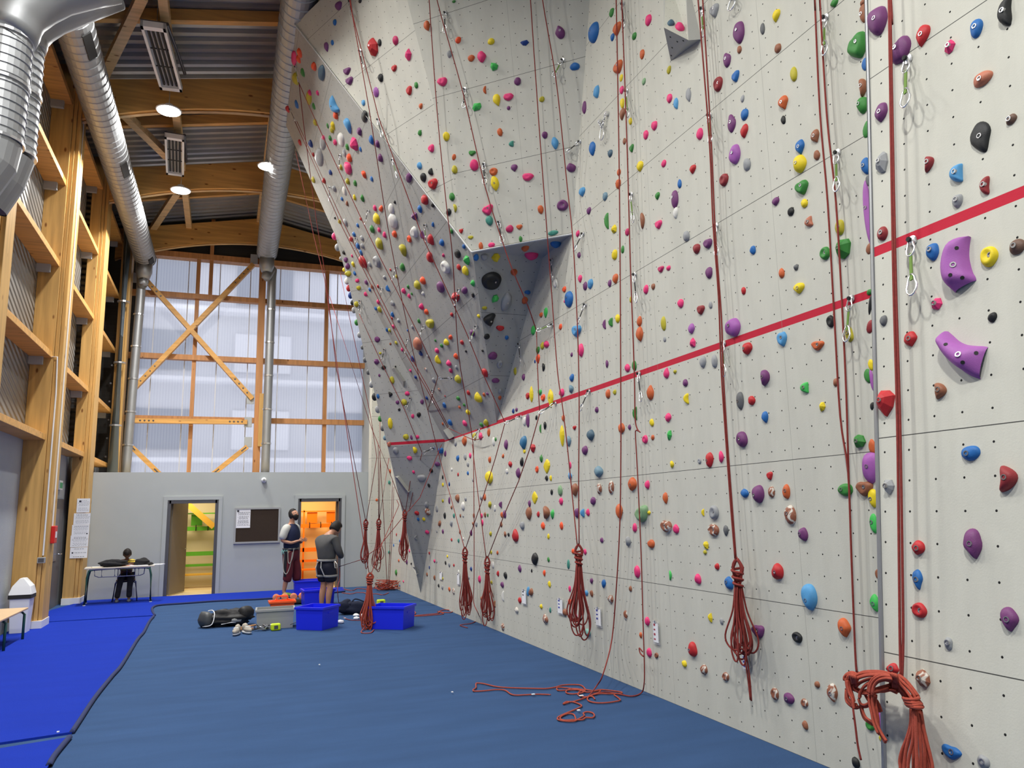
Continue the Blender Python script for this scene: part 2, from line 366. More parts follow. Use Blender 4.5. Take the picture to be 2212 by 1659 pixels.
# coat racks with benches inside the two rooms
def coat_rack(x0, x1, m, mw, label):
    t = thing('coat_rack', label, 'coat rack', (x0, 20.9, 0)); Y = 20.85
    f = MB()
    for z, h_ in ((.52, .03), (.80, .05), (1.78, .015)): f.box(x0, x1, Y - .02, Y + .02, z - h_, z + h_)
    for x in (x0 + .1, (x0 + x1) / 2, x1 - .1): f.box(x - .02, x + .02, Y - .02, Y + .02, 0, 1.82)
    f.build('frame', m, t)
    MB().box(x0, x1, Y - .03, Y + .03, 1.36, 1.46).build('hook_rail', m, t)
    n = 0; x = x0 + .12
    while x < x1:
        MB().tube([(x, Y - .03, 1.50), (x, Y - .10, 1.44), (x, Y - .07, 1.36), (x, Y - .03, 1.38)], .011, 6).build('hook', RUBBER, t); x += .28
    b = MB()
    for k in range(3): b.box(x0, x1, Y - .42 + k * .13, Y - .31 + k * .13, .30, .33)
    b.build('bench_seat', YELWOOD if m is GREENP else mw, t)
    for i in range(4):
        x = x0 + .18 + i * .5
        MB().box(x, x + .26, Y + .03, Y + .05, 1.48, 1.76).build('square_tile', m, t)
coat_rack(-2.4, .3, GREENP, YELWOOD, 'green metal coat rack with black hooks seen through the left doorway')
coat_rack(.9, 3.1, ORANGEW, ORANGEW, 'orange coat rack with black hooks seen through the right doorway')
dbm = MB().beam(atY(402, 1086, 20.6), atY(462, 1138, 20.6), .12, .14); tag(dbm.build('diagonal_beam', YELWOOD), 'yellow wooden diagonal beam inside the room with the green rack', 'beam')

# ---------------------------------------------------------------- polycarbonate window wall above the block
YW = 22.45
def wx(x, y): return atY(x, y, YW)
PC = bpy.data.materials.new('polycarbonate'); PC.use_nodes = True; nt = PC.node_tree; nt.nodes.clear(); N = nt.nodes.new; L = nt.links.new
om = N('ShaderNodeOutputMaterial'); tr = N('ShaderNodeBsdfTranslucent'); tr.inputs[0].default_value = (.86, .88, .93, 1)
rf = N('ShaderNodeBsdfRefraction'); rf.inputs['Color'].default_value = (.92, .93, .97, 1); rf.inputs['IOR'].default_value = 1.12; rf.inputs['Roughness'].default_value = .16
gl = N('ShaderNodeBsdfGlossy'); gl.inputs['Roughness'].default_value = .3; gl.inputs[0].default_value = (.6, .62, .65, 1)
m1 = N('ShaderNodeMixShader'); m1.inputs[0].default_value = .62; m2 = N('ShaderNodeMixShader'); m2.inputs[0].default_value = .06
tcn = N('ShaderNodeTexCoord'); sx = N('ShaderNodeSeparateXYZ'); L(tcn.outputs['Object'], sx.inputs[0])
wv = N('ShaderNodeMath'); wv.operation = 'MULTIPLY'; wv.inputs[1].default_value = 14.; L(sx.outputs[0], wv.inputs[0])
fr = N('ShaderNodeMath'); fr.operation = 'FRACT'; L(wv.outputs[0], fr.inputs[0]); cr = N('ShaderNodeValToRGB'); L(fr.outputs[0], cr.inputs[0])
e = cr.color_ramp.elements; e[0].position = .12; e[0].color = (.72, .74, .80, 1); e[1].position = .3; e[1].color = (.90, .91, .95, 1); L(cr.outputs[0], tr.inputs[0])
L(tr.outputs[0], m1.inputs[1]); L(rf.outputs[0], m1.inputs[2]); L(m1.outputs[0], m2.inputs[1]); L(gl.outputs[0], m2.inputs[2]); L(m2.outputs[0], om.inputs[0])
wr = bpy.data.objects.new('window_1', None); wr.location = (-2, YW, ZB); COL.objects.link(wr); struct(wr)
ztr = [wx(430, y).z for y in (646, 777, 908)]; ztop = wx(330, 556).z; xl = wx(283, 1000).x; xm = wx(408, 1018).x; xp = wx(552, 1000).x; xm2 = wx(697, 1018).x; xr = 4.3
cols = [xl, xm, xp, xm2, xr]; rows = [ZB - .1] + sorted(ztr) + [ztop]
for i in range(4):
    for j in range(4):
        MB().poly([(cols[i], YW, rows[j]), (cols[i + 1], YW, rows[j]), (cols[i + 1], YW, rows[j + 1]), (cols[i], YW, rows[j + 1])]).build('pane', PC, wr)
cov = MB(); x = xl + .35
while x < xr: cov.box(x - .012, x + .012, YW - .02, YW, ZB, ztop); x += .82
cov.build('joint_strip', mat('pale_strip', (.62, .64, .68), .5), wr)
fr_ = MB()
for z in sorted(ztr): fr_.box(-2.6, xr, YW - .30, YW - .1, z - .07, z + .07)
for x, w in ((xm, .05), (xm2, .05)): fr_.box(x - w, x + w, YW - .22, YW - .04, ZB, ztop)
fr_.box(xm + .28, xm + .38, YW - .25, YW - .05, sorted(ztr)[2], ztop + 1.2)
fr_.box(-2.6, xr, YW - .3, YW, ztop - .02, ztop + .14); fr_.build('window_frame', WOODR, wr)
# posts, braces
t = thing('timber_brace', 'crossed diagonal timber braces in front of the polycarbonate window', 'brace', (0, 22, ZB)); YBR = 22.0
def bolts(p0, p1, n, m=DARKSTEEL, par=None, r=.03):
    p0, p1 = V(p0), V(p1); b = MB()
    for i in range(n): b.lathe(p0.lerp(p1, (i + .5) / n), (0, -1, 0), [(r, -.03), (r, .02), (r * .6, .035)], 8)
    return b
for (a, b_, h_) in (((547, 572), (291, 838), .20), ((309, 598), (545, 862), .19), ((291, 909), (534, 912), .19), ((281, 962), (345, 1024), .2), ((534, 965), (460, 1024), .2)):
    p, q = atY(*a, YBR), atY(*b_, YBR); mm = MB(); mm.beam(p, q, .12, h_, up=(0, 1, 0)); br = mm.build('diagonal', WOODH, t)
    bolts(p.lerp(q, .03) + V((0, -.07, 0)), p.lerp(q, .18) + V((0, -.07, 0)), 4).build('bolt', DARKSTEEL, br)
    bolts(p.lerp(q, .82) + V((0, -.07, 0)), p.lerp(q, .97) + V((0, -.07, 0)), 4).build('bolt', DARKSTEEL, br)
for (x, y, sx_, sy) in ((553, 560, -1, 1), (545, 862, -1, -1), (540, 912, -1, 0), (540, 955, -1, 1), (292, 600, 1, 0)):
    c = atY(x, y, YBR - .02); MB().obox(c + V((.05 * sx_, 0, 0)), V((1, 0, 0)), V((0, 0, 1)), V((0, 1, 0)), .10, .14, .01).build('gusset_plate', CONC, t, bevel=.05)
t = thing('timber_post', 'tall slender double timber post in the middle of the back window', 'post', (xp, 22.1, ZB))
pp = wx(556, 1018); MB().box(xp - .09, xp + .09, 21.95, 22.15, ZB, ztop + 1.2).build('post', WOODR, t)
MB().box(xp + .02, xp + .32, 21.8, 22., atY(560, 965, 22).z, atY(560, 852, 22).z).build('block', WOODV, t); MB().box(xp + .14, xp + .26, 22.16, 22.25, ztr[0], ztop + .8).build('side_post', WOODR, t)
# houses across the street, seen blurred through the panes
HW = mat('pale_render', (.55, .56, .60), .8); HG = mat('dark_glass', (.10, .13, .19), .2); HB = mat('blind', (.75, .76, .80), .7)
t = thing('apartment_building', 'blurred pale building with rows of windows behind the translucent window wall', 'building', (1, 33, 0))
MB().box(-9, 12, 32, 36, -2, 11.5).build('wall', HW, t); MB().box(-9, 12, 31.7, 36, 11.5, 11.9).build('roof', mat('roof_edge', (.3, .3, .33), .8), t)
for zz in (1.2, 4.2, 7.2, 9.9):
    for k, xx in enumerate((-7, -3.4, .2, 3.8, 7.4)):
        MB().box(xx, xx + 2.1, 31.9, 32, zz, zz + 1.5).build('window', HG if (k + int(zz)) % 3 else HB, t)
    MB().box(-9, 12, 31.2, 32, zz - .5, zz - .35).build('balcony_slab', HB, t)

# ---------------------------------------------------------------- left wall: glulam columns, shelves, ribbed panels
XC = -2.6; XL = -3.05
c2y = atX(105.6, 1349, XC).y
def column(y0, y1, x0, x1, label, top=9.6, plinth=True):
    t = thing('timber_column', label, 'column', (x1, y0, 0), 'glulam columns along the left wall')
    MB().box(x0, x1 - .12, y0, y1, 0, top).build('shaft', WOODV, t, bevel=.006)
    MB().box(x1 - .115, x1 - .06, y0 + .03, y1, 0, top).build('side_lamella', WOODV, t, bevel=.004); MB().box(x1 - .055, x1, y0 + .06, y1, 0, top).build('side_lamella', WOODV, t, bevel=.004)
    if plinth: MB().box(x0 - .01, x1 + .012, y0 - .015, y1 + .015, 0, .13).build('plinth', WHITEP, t)
    return t
column(10.35, 10.8, -3.05, XC, 'glulam column nearest the camera at the left edge behind the hanging ducts')
cc2 = column(14.25, 14.8, -3.05, XC, 'glulam column standing beside the white bin, with white conduits on it')
cc3 = column(18.0, 18.62, -2.95, XC - .03, 'glulam column with the five paper notices, in the corner by the desk')
cc4 = column(21.6, 22.1, -2.75, XC + .1, 'glulam column with bolt rows rising behind the grey room by the grey pipe', 9.4, False)
bolts((XC - .2, 21.58, 3.0), (XC - .2, 21.58, 5.8), 6).build('bolt', DARKSTEEL, cc4); bolts((XC - .06, 21.58, 3.0), (XC - .06, 21.58, 5.8), 6).build('bolt', DARKSTEEL, cc4)
struct(MB().box(-3.3, XL, -4, 16.55, 0, 3.0).box(-3.3, XL, 16.55, 18.0, 2.12, 3.0).box(-3.3, XL, 18.0, 22.5, 0, 3.0).build('wall_left', CONC))
RIB = bpy.data.materials.new('ribbed_panel'); RIB.use_nodes = True; nt = RIB.node_tree; b = nt.nodes['Principled BSDF']; b.inputs['Base Color'].default_value = (.22, .215, .205, 1); b.inputs['Roughness'].default_value = .33; b.inputs['Metallic'].default_value = .3
tc_ = nt.nodes.new('ShaderNodeTexCoord'); mp_ = nt.nodes.new('ShaderNodeMapping'); mp_.inputs['Rotation'].default_value = (.35, 0, 0); wv_ = nt.nodes.new('ShaderNodeTexWave'); wv_.bands_direction = 'Z'; wv_.inputs['Scale'].default_value = 2.6; bp_ = nt.nodes.new('ShaderNodeBump'); bp_.inputs['Distance'].default_value = .03
nt.links.new(tc_.outputs['Object'], mp_.inputs[0]); nt.links.new(mp_.outputs[0], wv_.inputs['Vector']); nt.links.new(wv_.outputs['Fac'], bp_.inputs['Height']); nt.links.new(bp_.outputs[0], b.inputs['Normal'])
n = 1
levels = [3.02, 4.38, 5.95, 7.4, 8.9]
for y0, y1 in ((6.9, 10.35), (10.8, 14.25), (14.8, 18.0), (18.62, 21.6)):
    w = bpy.data.objects.new('window_%d' % (n + 1), None); w.location = (XL, y0, 3); COL.objects.link(w); struct(w); n += 1
    for a, c_ in zip(levels, levels[1:] + [9.6]): MB().box(XL - .1, XL, y0, y1, a, c_).build('ribbed_panel', RIB, w)
    for z in levels: MB().box(XL, XC - .14, y0, y1, z - .05, z + .05).build('shelf_rail', WOODH, w, bevel=.004)
    for z in levels[1:]: MB().box(XL, XL + .2, y1 - .12, y1 - .05, z - .18, z - .05).build('bracket', CONC, w)
struct(MB().box(-3.3, XL, -4, 6.9, 3.0, 10).box(-3.3, XL - .1, 6.9, 22.6, 3, 10).build('wall_left_upper', mat('dark_cladding', (.05, .045, .04), .8)))
struct(MB().box(-3.3, 4.2, -4.1, -4, 0, 10.5).build('wall_front', CONC)); struct(MB().box(XW + .001, 4.2, -4, 22.6, 0, 10.5).build('wall_right_outer', CONC))
struct(MB().box(-3.3, xl, YW, YW + .1, 0, 10.5).box(xl, 4.2, YW + .02, YW + .1, ztop + .12, 10.6).build('wall_gable', mat('dark_slats', (.05, .048, .045), .7, 0, .4, 3, stretch=(.2, 1, 12))))
struct(MB().box(XL - .06, XL + .02, 16.58, 17.95, 0, 2.1).build('door_3', mat('grey_door', (.10, .10, .11), .5)))
MB().box(XL + .021, XL + .03, 16.8, 17.5, .9, 1.9).build('door_glass', HG, bpy.data.objects['door_3']); MB().tube([(XL + .02, 17.75, 1.02), (XL + .08, 17.75, 1.02), (XL + .08, 17.62, 1.02)], .011, 6).build('door_handle', STEEL, bpy.data.objects['door_3'])

# ---------------------------------------------------------------- roof
def zr(x): return 10.32 - .2 * abs(x - .7)
mb = MB(); ny = 0; prof = []; y = 4.
while y < 22.5: prof += [(y, 0), (y + .10, 0), (y + .12, .07), (y + .23, .07)]; y += .25
xs = [-3.3, -1.3, .7, 2.5, 4.2]
for (y, dz) in prof:
    for x in xs: mb.v.append((x, y, zr(x) + dz))
for i in range(len(prof) - 1):
    for j in range(len(xs) - 1): a = i * len(xs) + j; mb.f.append((a, a + 1, a + 1 + len(xs), a + len(xs)))
struct(mb.build('ceiling', mat('corrugated_steel', (.42, .42, .41), .38, .5, .2, 2)))
struct(MB().box(-3.3, 4.2, -4.1, 4., 10.2, 10.3).build('ceiling_near', mat('roof_lining', (.2, .2, .2), .8)))
def zb(x): return 9.34 - .055 * (x - .9) ** 2
def zt(x): return 10.08 - .2 * abs(x - .7)
for Y, lb in ((10.7, 'curved glulam roof beam nearest the camera, above the picture'), (14.45, 'curved glulam roof beam behind the first lamp, nearest of the three in view'), (18.2, 'curved glulam roof beam between the two heaters and the back window, middle one'), (22.0, 'curved glulam roof beam closest to the back window')):
    mb = MB(); X = [-2.95 + i * .32 for i in range(23)]; X = [x for x in X if x < 4.15]; b0 = 0
    for x in X:
        for yy, z in ((Y - .1, zb(x)), (Y + .1, zb(x)), (Y + .1, zt(x)), (Y - .1, zt(x))): mb.v.append((x, yy, z))
    for i in range(len(X) - 1):
        for k in range(4): a = i * 4 + k; c_ = i * 4 + (k + 1) % 4; mb.f.append((a, c_, c_ + 4, a + 4))
    mb.f += [(3, 2, 1, 0), tuple(len(mb.v) - 4 + k for k in range(4))]
    t = thing('roof_beam', lb, 'beam', (0, Y, 9.3), 'curved glulam roof beams'); mb.build('arch', WOODH, t)
    MB().tube([(x, Y, zb(x) - .02) for x in X], .03, 4).build('lower_edge', WOODP, t)
for Y, lb in ((12.6, 'thin cross purlin under the corrugated roof above the first heater'), (16.2, 'thin cross purlin beside the white cable tray'), (20.1, 'thin cross purlin nearest the back window, above the third lamp')):
    mb = MB(); mb.beam((-2.9, Y, zr(-2.9) - .13), (.7, Y, zr(.7) - .13), .12, .2).beam((.7, Y, zr(.7) - .13), (4.1, Y, zr(4.1) - .13), .12, .2); tag(mb.build('purlin', WOODH), lb, 'beam', 'cross purlins under the roof')
def X10(x, y): return atZ(x, y, 9.7)
for a, b_, lb in (((362, 0), (370, 45), ''), ((384, 240), (412, 500), '')): pass
pl = X10(388, 300).x; pr = X10(590, 250).x
tag(MB().box(pl - .07, pl + .07, 6, 22, 9.56, 9.74).build('long_purlin', WOODP), 'long pale timber running down the roof above the two heaters', 'beam', 'long roof timbers')
tag(MB().box(pr - .06, pr + .06, 6, 22, 9.95, 10.1).build('long_purlin', WOODP), 'long timber running down the roof beside the right hand round duct', 'beam', 'long roof timbers')
tag(MB().box(-2.75, -2.6, 6, 22, 9.35, 9.5).build('long_purlin', WOODP), 'long timber along the roof edge above the left hand round duct', 'beam', 'long roof timbers')
for a, b_, lb in (((308, -10), (224, 162), 'diagonal roof brace at the top beside the first heater'), ((268, 245), (362, 338), 'diagonal roof brace running down to the second heater'), ((382, 415), (318, 512), 'diagonal roof brace under the third lamp')):
    p, q = atZ(*a, 9.6), atZ(*b_, 9.45); tag(MB().beam(p, q, .16, .14).build('roof_brace', WOODP), lb, 'beam', 'diagonal roof braces')
p = atZ(250, 241, 9.5); q = atZ(393, 238, 9.5)
t = thing('cable_tray', 'white perforated cable tray crossing under the roof behind the first lamp', 'cable tray', tuple(p))
MB().beam(p, q, .14, .07).build('tray', WHITEP, t)
mb = MB(); d = (q - p)
for i in range(22): c_ = p.lerp(q, (i + .5) / 22) + V((0, -.072, 0)); mb.obox(c_, V((1, 0, 0)), V((0, 0, 1)), V((0, 1, 0)), .022, .014, .002)
mb.build('slots', DARKSTEEL, t)

# ---------------------------------------------------------------- ducts
def spiral(p0, p1, r, name, m, par, rings=.16, n=28):
    p0, p1 = V(p0), V(p1); L_ = (p1 - p0).length; prof = []; h = 0
    while h < L_: prof += [(r, h), (r, min(L_, h + rings * .86)), (r + .011, min(L_, h + rings * .9)), (r + .011, min(L_, h + rings * .98))]; h += rings
    return MB().lathe(p0, p1 - p0, prof, n).build(name, m, par, smooth=False)
for px0, px1, Y1, z0, lab, rr in (((645, 20), (577, 545), 21.5, 9.35, 'round galvanised duct under the roof between the lamps and the overhang', .27), ((150, 20), (314, 558), 21.6, 8.62, 'round galvanised duct with black grilles running along above the left columns', .255)):
    e_ = atY(*px1, Y1); s_ = atZ(*px0, z0)
    t = thing('round_duct', lab, 'duct', tuple(s_)); d = (e_ - s_).normalized(); s2 = s_ - d * 2.5
    spiral(s2, e_, rr, 'duct_tube', GALV, t, .20); MB().lathe(e_, d, [(rr, 0), (rr + .012, .02), (rr - .05, .1)], 28).build('end_cap', GALV, t, smooth=True)
    fx = (587, 1005) if rr == .27 else (268, 1015)
    c_ = e_ + d * -.1 + V((0, 0, -rr)); bot = atY(*((573, 1012) if rr == .27 else (272, 1012)), Y1 + .1); bot.z = ZB
    MB().lathe(c_ + V((0, 0, .08)), (0, 0, -1), [(.2, 0), (.2, .25), (.14, .42)], 18).build('spigot', GALV, t, smooth=True)
    c1 = c_ + V((0, 0, -.35)); k = atY(*((588, 600) if rr == .27 else (305, 612)), Y1 + .1)
    MB().tube([c1, c1 + V((0, 0, -.15)), k + V((0, 0, .25)), k, k - V((0, 0, .6)), bot.lerp(k, .5), bot], .115, 14, smooth=4).build('drop_pipe', GALV, t, smooth=True)
    for i in range(1, 6): MB().lathe(k.lerp(bot, i / 6), (0, 0, 1), [(.13, -.02), (.13, .02)], 12).build('pipe_clamp', STEEL, t)
    if rr == .255:
        for gp in ((157, 96), (240, 360), (306, 555)):
            g = hit(*gp, (0, 0, 1), (0, 0, s_.z - rr * .8)); f = (g - s_).dot(d); ax = s_ + d * f
            side = (V((1.0, -.0, -1.0))); side = (side - d * side.dot(d)).normalized(); u2 = d.cross(side)
            MB().obox(ax + side * (rr + .004), d, u2, side, .30 if f < 9 else .2, .07, .012).build('black_grille', RUBBER, t)
        MB().lathe(bot, (0, 0, 1), [(.1, 0), (.1, .01)], 10).build('foot_flange', GALV, t)
    else: MB().lathe(V((bot.x, bot.y, ZB)), (0, 0, 1), [(.34, 0), (.34, .05), (.18, .1)], 20).build('foot_flange', GALV, t)
a_ = atY(262, 560, 21.35); b_ = atY(243, 1015, 21.35)
t = thing('downpipe', 'blue grey straight pipe standing in the corner by the column with bolt rows', 'pipe', (b_.x, b_.y, ZB)); MB().tube([(b_.x, b_.y, ZB), (b_.x, b_.y, a_.z + 1.6)], .13, 14).build('pipe', mat('blue_grey_pipe', (.22, .27, .32), .4, .3), t, smooth=True)
for z in (4., 5.6, 7.2): MB().lathe((b_.x, b_.y, z), (0, 0, 1), [(.145, -.02), (.145, .02)], 14).build('pipe_clamp', STEEL, t)
# two big ducts coming down at the upper left corner
INB = mat('blue_inside', (.02, .05, .16), .5)
for pts, Y, lab in (([(-62, 392), (-26, 345), (-16, 305), (-6, 190), (8, 85), (44, 22), (122, -24), (240, -50)], 9.0, 'large bent galvanised duct at the upper left corner, the nearer of the pair'), ([(-40, 436), (-4, 385), (17, 335), (27, 200), (38, 100), (54, 62), (104, 24), (240, -30)], 9.85, 'bent galvanised duct half hidden behind the nearer one at the upper left corner')):
    P = [atY(x, y, Y) for x, y in pts]; rr = .275; t = thing('bent_duct', lab, 'duct', tuple(P[3]))
    spiral(P[2], P[4], rr, 'duct_tube', GALV, t, .10)
    MB().tube([P[4], P[4].lerp(P[5], .45), P[5], P[6], P[7]], rr + .012, 32, smooth=2).build('elbow', GALV, t, smooth=True)
    for f in (0, .55, 1): MB().lathe(P[2].lerp(P[4], f), P[4] - P[2], [(rr + .02, -.015), (rr + .02, .015)], 24).build('joint_ring', STEEL, t)
    MB().tube([P[2].lerp(P[3], .06), P[2], P[1], P[0]], rr, 24, cap=False).build('mouth_piece', GALV, t); d = (P[0] - P[1]).normalized(); MB().tube([P[0] - d * .012, P[0] - d * .008], rr * .97, 20).build('mouth_opening', INB, t)

# ---------------------------------------------------------------- lamps, heaters
EM = bpy.data.materials.new('lamp_glow'); EM.use_nodes = True; b = EM.node_tree.nodes['Principled BSDF']; b.inputs['Emission Color'].default_value = (1, .96, .88, 1); b.inputs['Emission Strength'].default_value = 14
where = {(-1.2, 14.2): 'round white bay lamp hanging between the two heaters, the brightest one', (.62, 16.0): 'round white bay lamp hanging against the right hand round duct', (-1.17, 17.86): 'round white bay lamp hanging below the second heater'}
for l in LAMPS:
    t = thing('bay_lamp', where.get(l[:2], 'round white bay lamp hanging outside the picture nearer the camera'), 'lamp', l, 'round bay lamps under the roof')
    c_ = V(l)
    MB().lathe(c_ + V((0, 0, -.02)), (0, 0, 1), [(.215, 0), (.222, .012), (.20, .03), (.10, .045), (.07, .12), (.03, .14)], 28).build('housing', WHITEP, t, smooth=True)
    MB().lathe(c_ + V((0, 0, -.022)), (0, 0, -1), [(.198, 0), (.198, .006)], 28).build('glowing_disc', EM, t)
    MB().tube([c_ + V((0, 0, .13)), (l[0], l[1], zr(l[0]) - .05)], .008, 5).build('hanging_rod', STEEL, t)
REFL = mat('reflector', (.86, .84, .80), .35, .3)
def heater(corners, z, lab):
    P = [atZ(*c, z) for c in corners]; c_ = sum(P, V()) / 4; u = ((P[1] - P[0]) + (P[2] - P[3])).normalized(); v = ((P[3] - P[0]) + (P[2] - P[1])).normalized(); v = (v - u * v.dot(u)).normalized(); w = V((0, 0, 1))
    hw = ((P[1] - P[0]).length + (P[2] - P[3]).length) / 4; hl = ((P[3] - P[0]).length + (P[2] - P[1]).length) / 4
    t = thing('radiant_heater', lab, 'heater', tuple(c_), 'flat radiant heaters under the roof')
    for s in (-1, 1):
        MB().obox(c_ + u * (hw - .02) * s, u, v, w, .02, hl, .05).build('side_rail', WHITEP, t); MB().obox(c_ + v * (hl - .05) * s, u, v, w, hw, .05, .05).build('end_plate', WHITEP, t)
    MB().obox(c_ + w * .06, u, v, w, hw, hl, .01).build('back_plate', DARKSTEEL, t)
    for k in range(5):
        x = -hw * .72 + k * hw * .36
        mb = MB()
        mb.poly([c_ + u * (x - hw * .15) + v * -(hl - .1) + w * .045, c_ + u * x + v * -(hl - .1) + w * -.0, c_ + u * x + v * (hl - .1) + w * -.0, c_ + u * (x - hw * .15) + v * (hl - .1) + w * .045])
        mb.poly([c_ + u * (x + hw * .15) + v * -(hl - .1) + w * .045, c_ + u * x + v * -(hl - .1), c_ + u * x + v * (hl - .1), c_ + u * (x + hw * .15) + v * (hl - .1) + w * .045]); mb.build('reflector', REFL, t)
        MB().tube([c_ + u * (x + hw * .17) + v * -(hl - .12), c_ + u * (x + hw * .17) + v * (hl - .12)], .016, 6).build('burner_tube', RUBBER, t)
    for s in (-.3, .25): MB().tube([c_ + v * hl * s - u * hw, c_ + v * hl * s + u * hw], .012, 6).build('cross_wire', RUBBER, t)
    MB().tube([c_ + u * hw + v * -hl * .9 + w * .1, c_ + u * (hw + .03) + v * hl * .95 + w * .3], .03, 8).build('gas_pipe', DARKSTEEL, t)
    for s in (-1, 1): MB().tube([c_ + v * hl * .7 * s, c_ + v * hl * .7 * s + w * .9], .006, 4).build('hanging_chain', STEEL, t)
heater([(316, 50), (372, 60), (382, 192), (335, 188)], 9.3, 'flat radiant heater with glossy reflectors near the top, in front of the first lamp')
heater([(348, 290), (392, 296), (403, 379), (366, 373)], 9.3, 'smaller looking flat radiant heater hanging between the first and third lamp')

# ---------------------------------------------------------------- things on the walls
g = atY(570, 1037, YB - .03)
t = thing('wall_speaker', 'small round white device on the grey wall under the vent', 'speaker', tuple(g)); MB().lathe(g + V((0, .03, 0)), (0, -1, 0), [(.05, 0), (.06, .04), (.05, .09), (.03, .1)], 16).build('body', WHITEP, t, smooth=True); MB().lathe(g + V((0, -.08, 0)), (0, -1, 0), [(.028, 0), (.02, .012)], 12).build('lens', GREYP, t)
p0, p1 = atY(509, 1099, YB - .03), atY(602, 1170, YB - .03)
t = thing('notice_board', 'dark brown framed cork notice board between the two doorways', 'notice board', ((p0.x + p1.x) / 2, YB, 1.5)); x0, x1, z0, z1 = p0.x, p1.x, p1.z, p0.z
MB().box(x0, x1, YB - .02, YB, z0, z1).build('cork_panel', mat('dark_cork', (.035, .022, .014), .9, 0, .5, 120), t)
fm = MB(); [fm.box(*q) for q in ((x0 - .02, x1 + .02, YB - .035, YB - .001, z1 - .02, z1 + .02), (x0 - .02, x1 + .02, YB - .035, YB - .001, z0 - .02, z0 + .02), (x0 - .02, x0 + .02, YB - .035, YB - .001, z0 + .02, z1 - .02), (x1 - .02, x1 + .02, YB - .035, YB - .001, z0 + .02, z1 - .02))]; fm.build('frame', GREYP, t)
INK = mat('ink', (.06, .06, .07), .9); INKB = mat('blue_ink', (.06, .07, .35), .9); INKR = mat('red_ink', (.4, .06, .08), .9)
def sheet(c, u, w, h, nrm, lab, lines, logo=None, name='paper_notice', group=None, bold=()):
    v = V((0, 0, 1)); v = (v - nrm * v.dot(nrm)).normalized()
    t = thing(name, lab, 'notice', tuple(c), group)
    MB().obox(c, u, v, nrm, w / 2, h / 2, .0015).build('sheet', PAPER, t)
    mb = MB(); rnd = random.Random(lab)
    for i in range(lines):
        zz = h * (.36 - .72 * i / max(1, lines - 1)); ww = w * rnd.uniform(.28, .42)
        if i and i % 6 == 5: continue
        x = -ww
        while x < ww:
            q = rnd.uniform(.008, .022) * w / .2; mb.obox(c + u * (x + q / 2) + v * zz + nrm * .002, u, v, nrm, q / 2, h * .008 * (2.2 if i in bold else 1), .0006); x += q * 1.5
    if lines: mb.build('printed_lines', INK, t)
    if logo: MB().obox(c + u * logo[0] * w + v * logo[1] * h + nrm * .002, u, v, nrm, logo[2], logo[2], .0008).build('logo', INK, t)
    return t
N_ = V((0, -1, 0)); U_ = V((1, 0, 0))
a_, b_ = atY(511, 1101, YB - .025), atY(540, 1140, YB - .025)
sheet((a_ + b_) / 2, U_, abs(b_.x - a_.x), abs(a_.z - b_.z), N_, 'white printed page pinned in the upper left corner of the cork notice board', 20, (-.38, .42, .022))
for (x0, y0, x1, y1), lab, n, lg, bd in (((167, 1077, 193, 1107), 'top white notice on the corner column, with a small crest', 9, (-.25, .3, .02), ()), ((160, 1109, 194, 1133), 'second white notice from the top on the corner column', 10, None, (0,)), ((156, 1134, 192, 1156), 'middle white notice of the five on the corner column', 9, (.38, -.35, .012), (0,)), ((153, 1157, 190, 1181), 'second white notice from the bottom on the corner column', 9, None, (1,)), ((152, 1183, 188, 1205), 'lowest white notice on the corner column, nearly blank', 3, (-.36, .0, .014), (0, 1, 2))):
    a_, b_ = atY(x0, y0, 17.99), atY(x1, y1, 17.99); sheet((a_ + b_) / 2, U_, b_.x - a_.x, a_.z - b_.z, N_, lab, n, lg, group='notices on the corner column', bold=bd)
# fire alarm, switch, conduits, exit sign
g = atX(112, 1155, XC); t = thing('fire_alarm_box', 'red fire alarm box on the side of the column by the grey door', 'alarm box', tuple(g)); MB().box(XC, XC + .06, g.y - .1, g.y + .1, g.z - .14, g.z + .14).build('red_box', REDP, t, bevel=.01); MB().box(XC + .06, XC + .065, g.y - .05, g.y + .05, g.z - .05, g.z + .05).build('face_plate', WHITEP, t)
g = atY(90, 1210, 14.24); t = thing('socket_box', 'small grey socket box low on the column at the end of a white conduit', 'socket', tuple(g)); MB().box(g.x - .055, g.x + .055, 14.19, 14.245, g.z - .045, g.z + .045).build('box', GREYP, t, bevel=.006); MB().box(g.x - .04, g.x + .04, 14.185, 14.19, g.z - .03, g.z + .03).build('cover', DARKSTEEL, t)
mb = MB(); P = [atY(*p, 14.235) for p in ((80, 769), (124, 771), (121, 850), (112, 960), (93, 1200))]; mb.tube(P, .012, 6); tag(mb.build('cable_conduit', WHITEP), 'thin white conduit running down the column to the grey socket box', 'conduit')
P = [atX(*p, XC + .012) for p in ((182, 250), (163, 480), (134, 830), (113, 1140))]; 
for p in P: p.y = P[-1].y
tag(MB().tube(P, .012, 6).build('cable_conduit', WHITEP), 'thin white conduit running down the column edge to the red alarm box', 'conduit')
g = V((XL + .03, 17.6, 2.35)); g = atX(131, 1048, XL + .04); t = thing('exit_sign', 'small white and green emergency exit sign above the grey side door', 'sign', tuple(g)); MB().box(g.x - .03, g.x + .01, g.y - .16, g.y + .16, g.z - .09, g.z + .09).build('housing', WHITEP, t); MB().box(g.x + .01, g.x + .014, g.y - .13, g.y + .13, g.z - .06, g.z + .05).build('green_panel', mat('sign_green', (.05, .4, .18), .5), t)

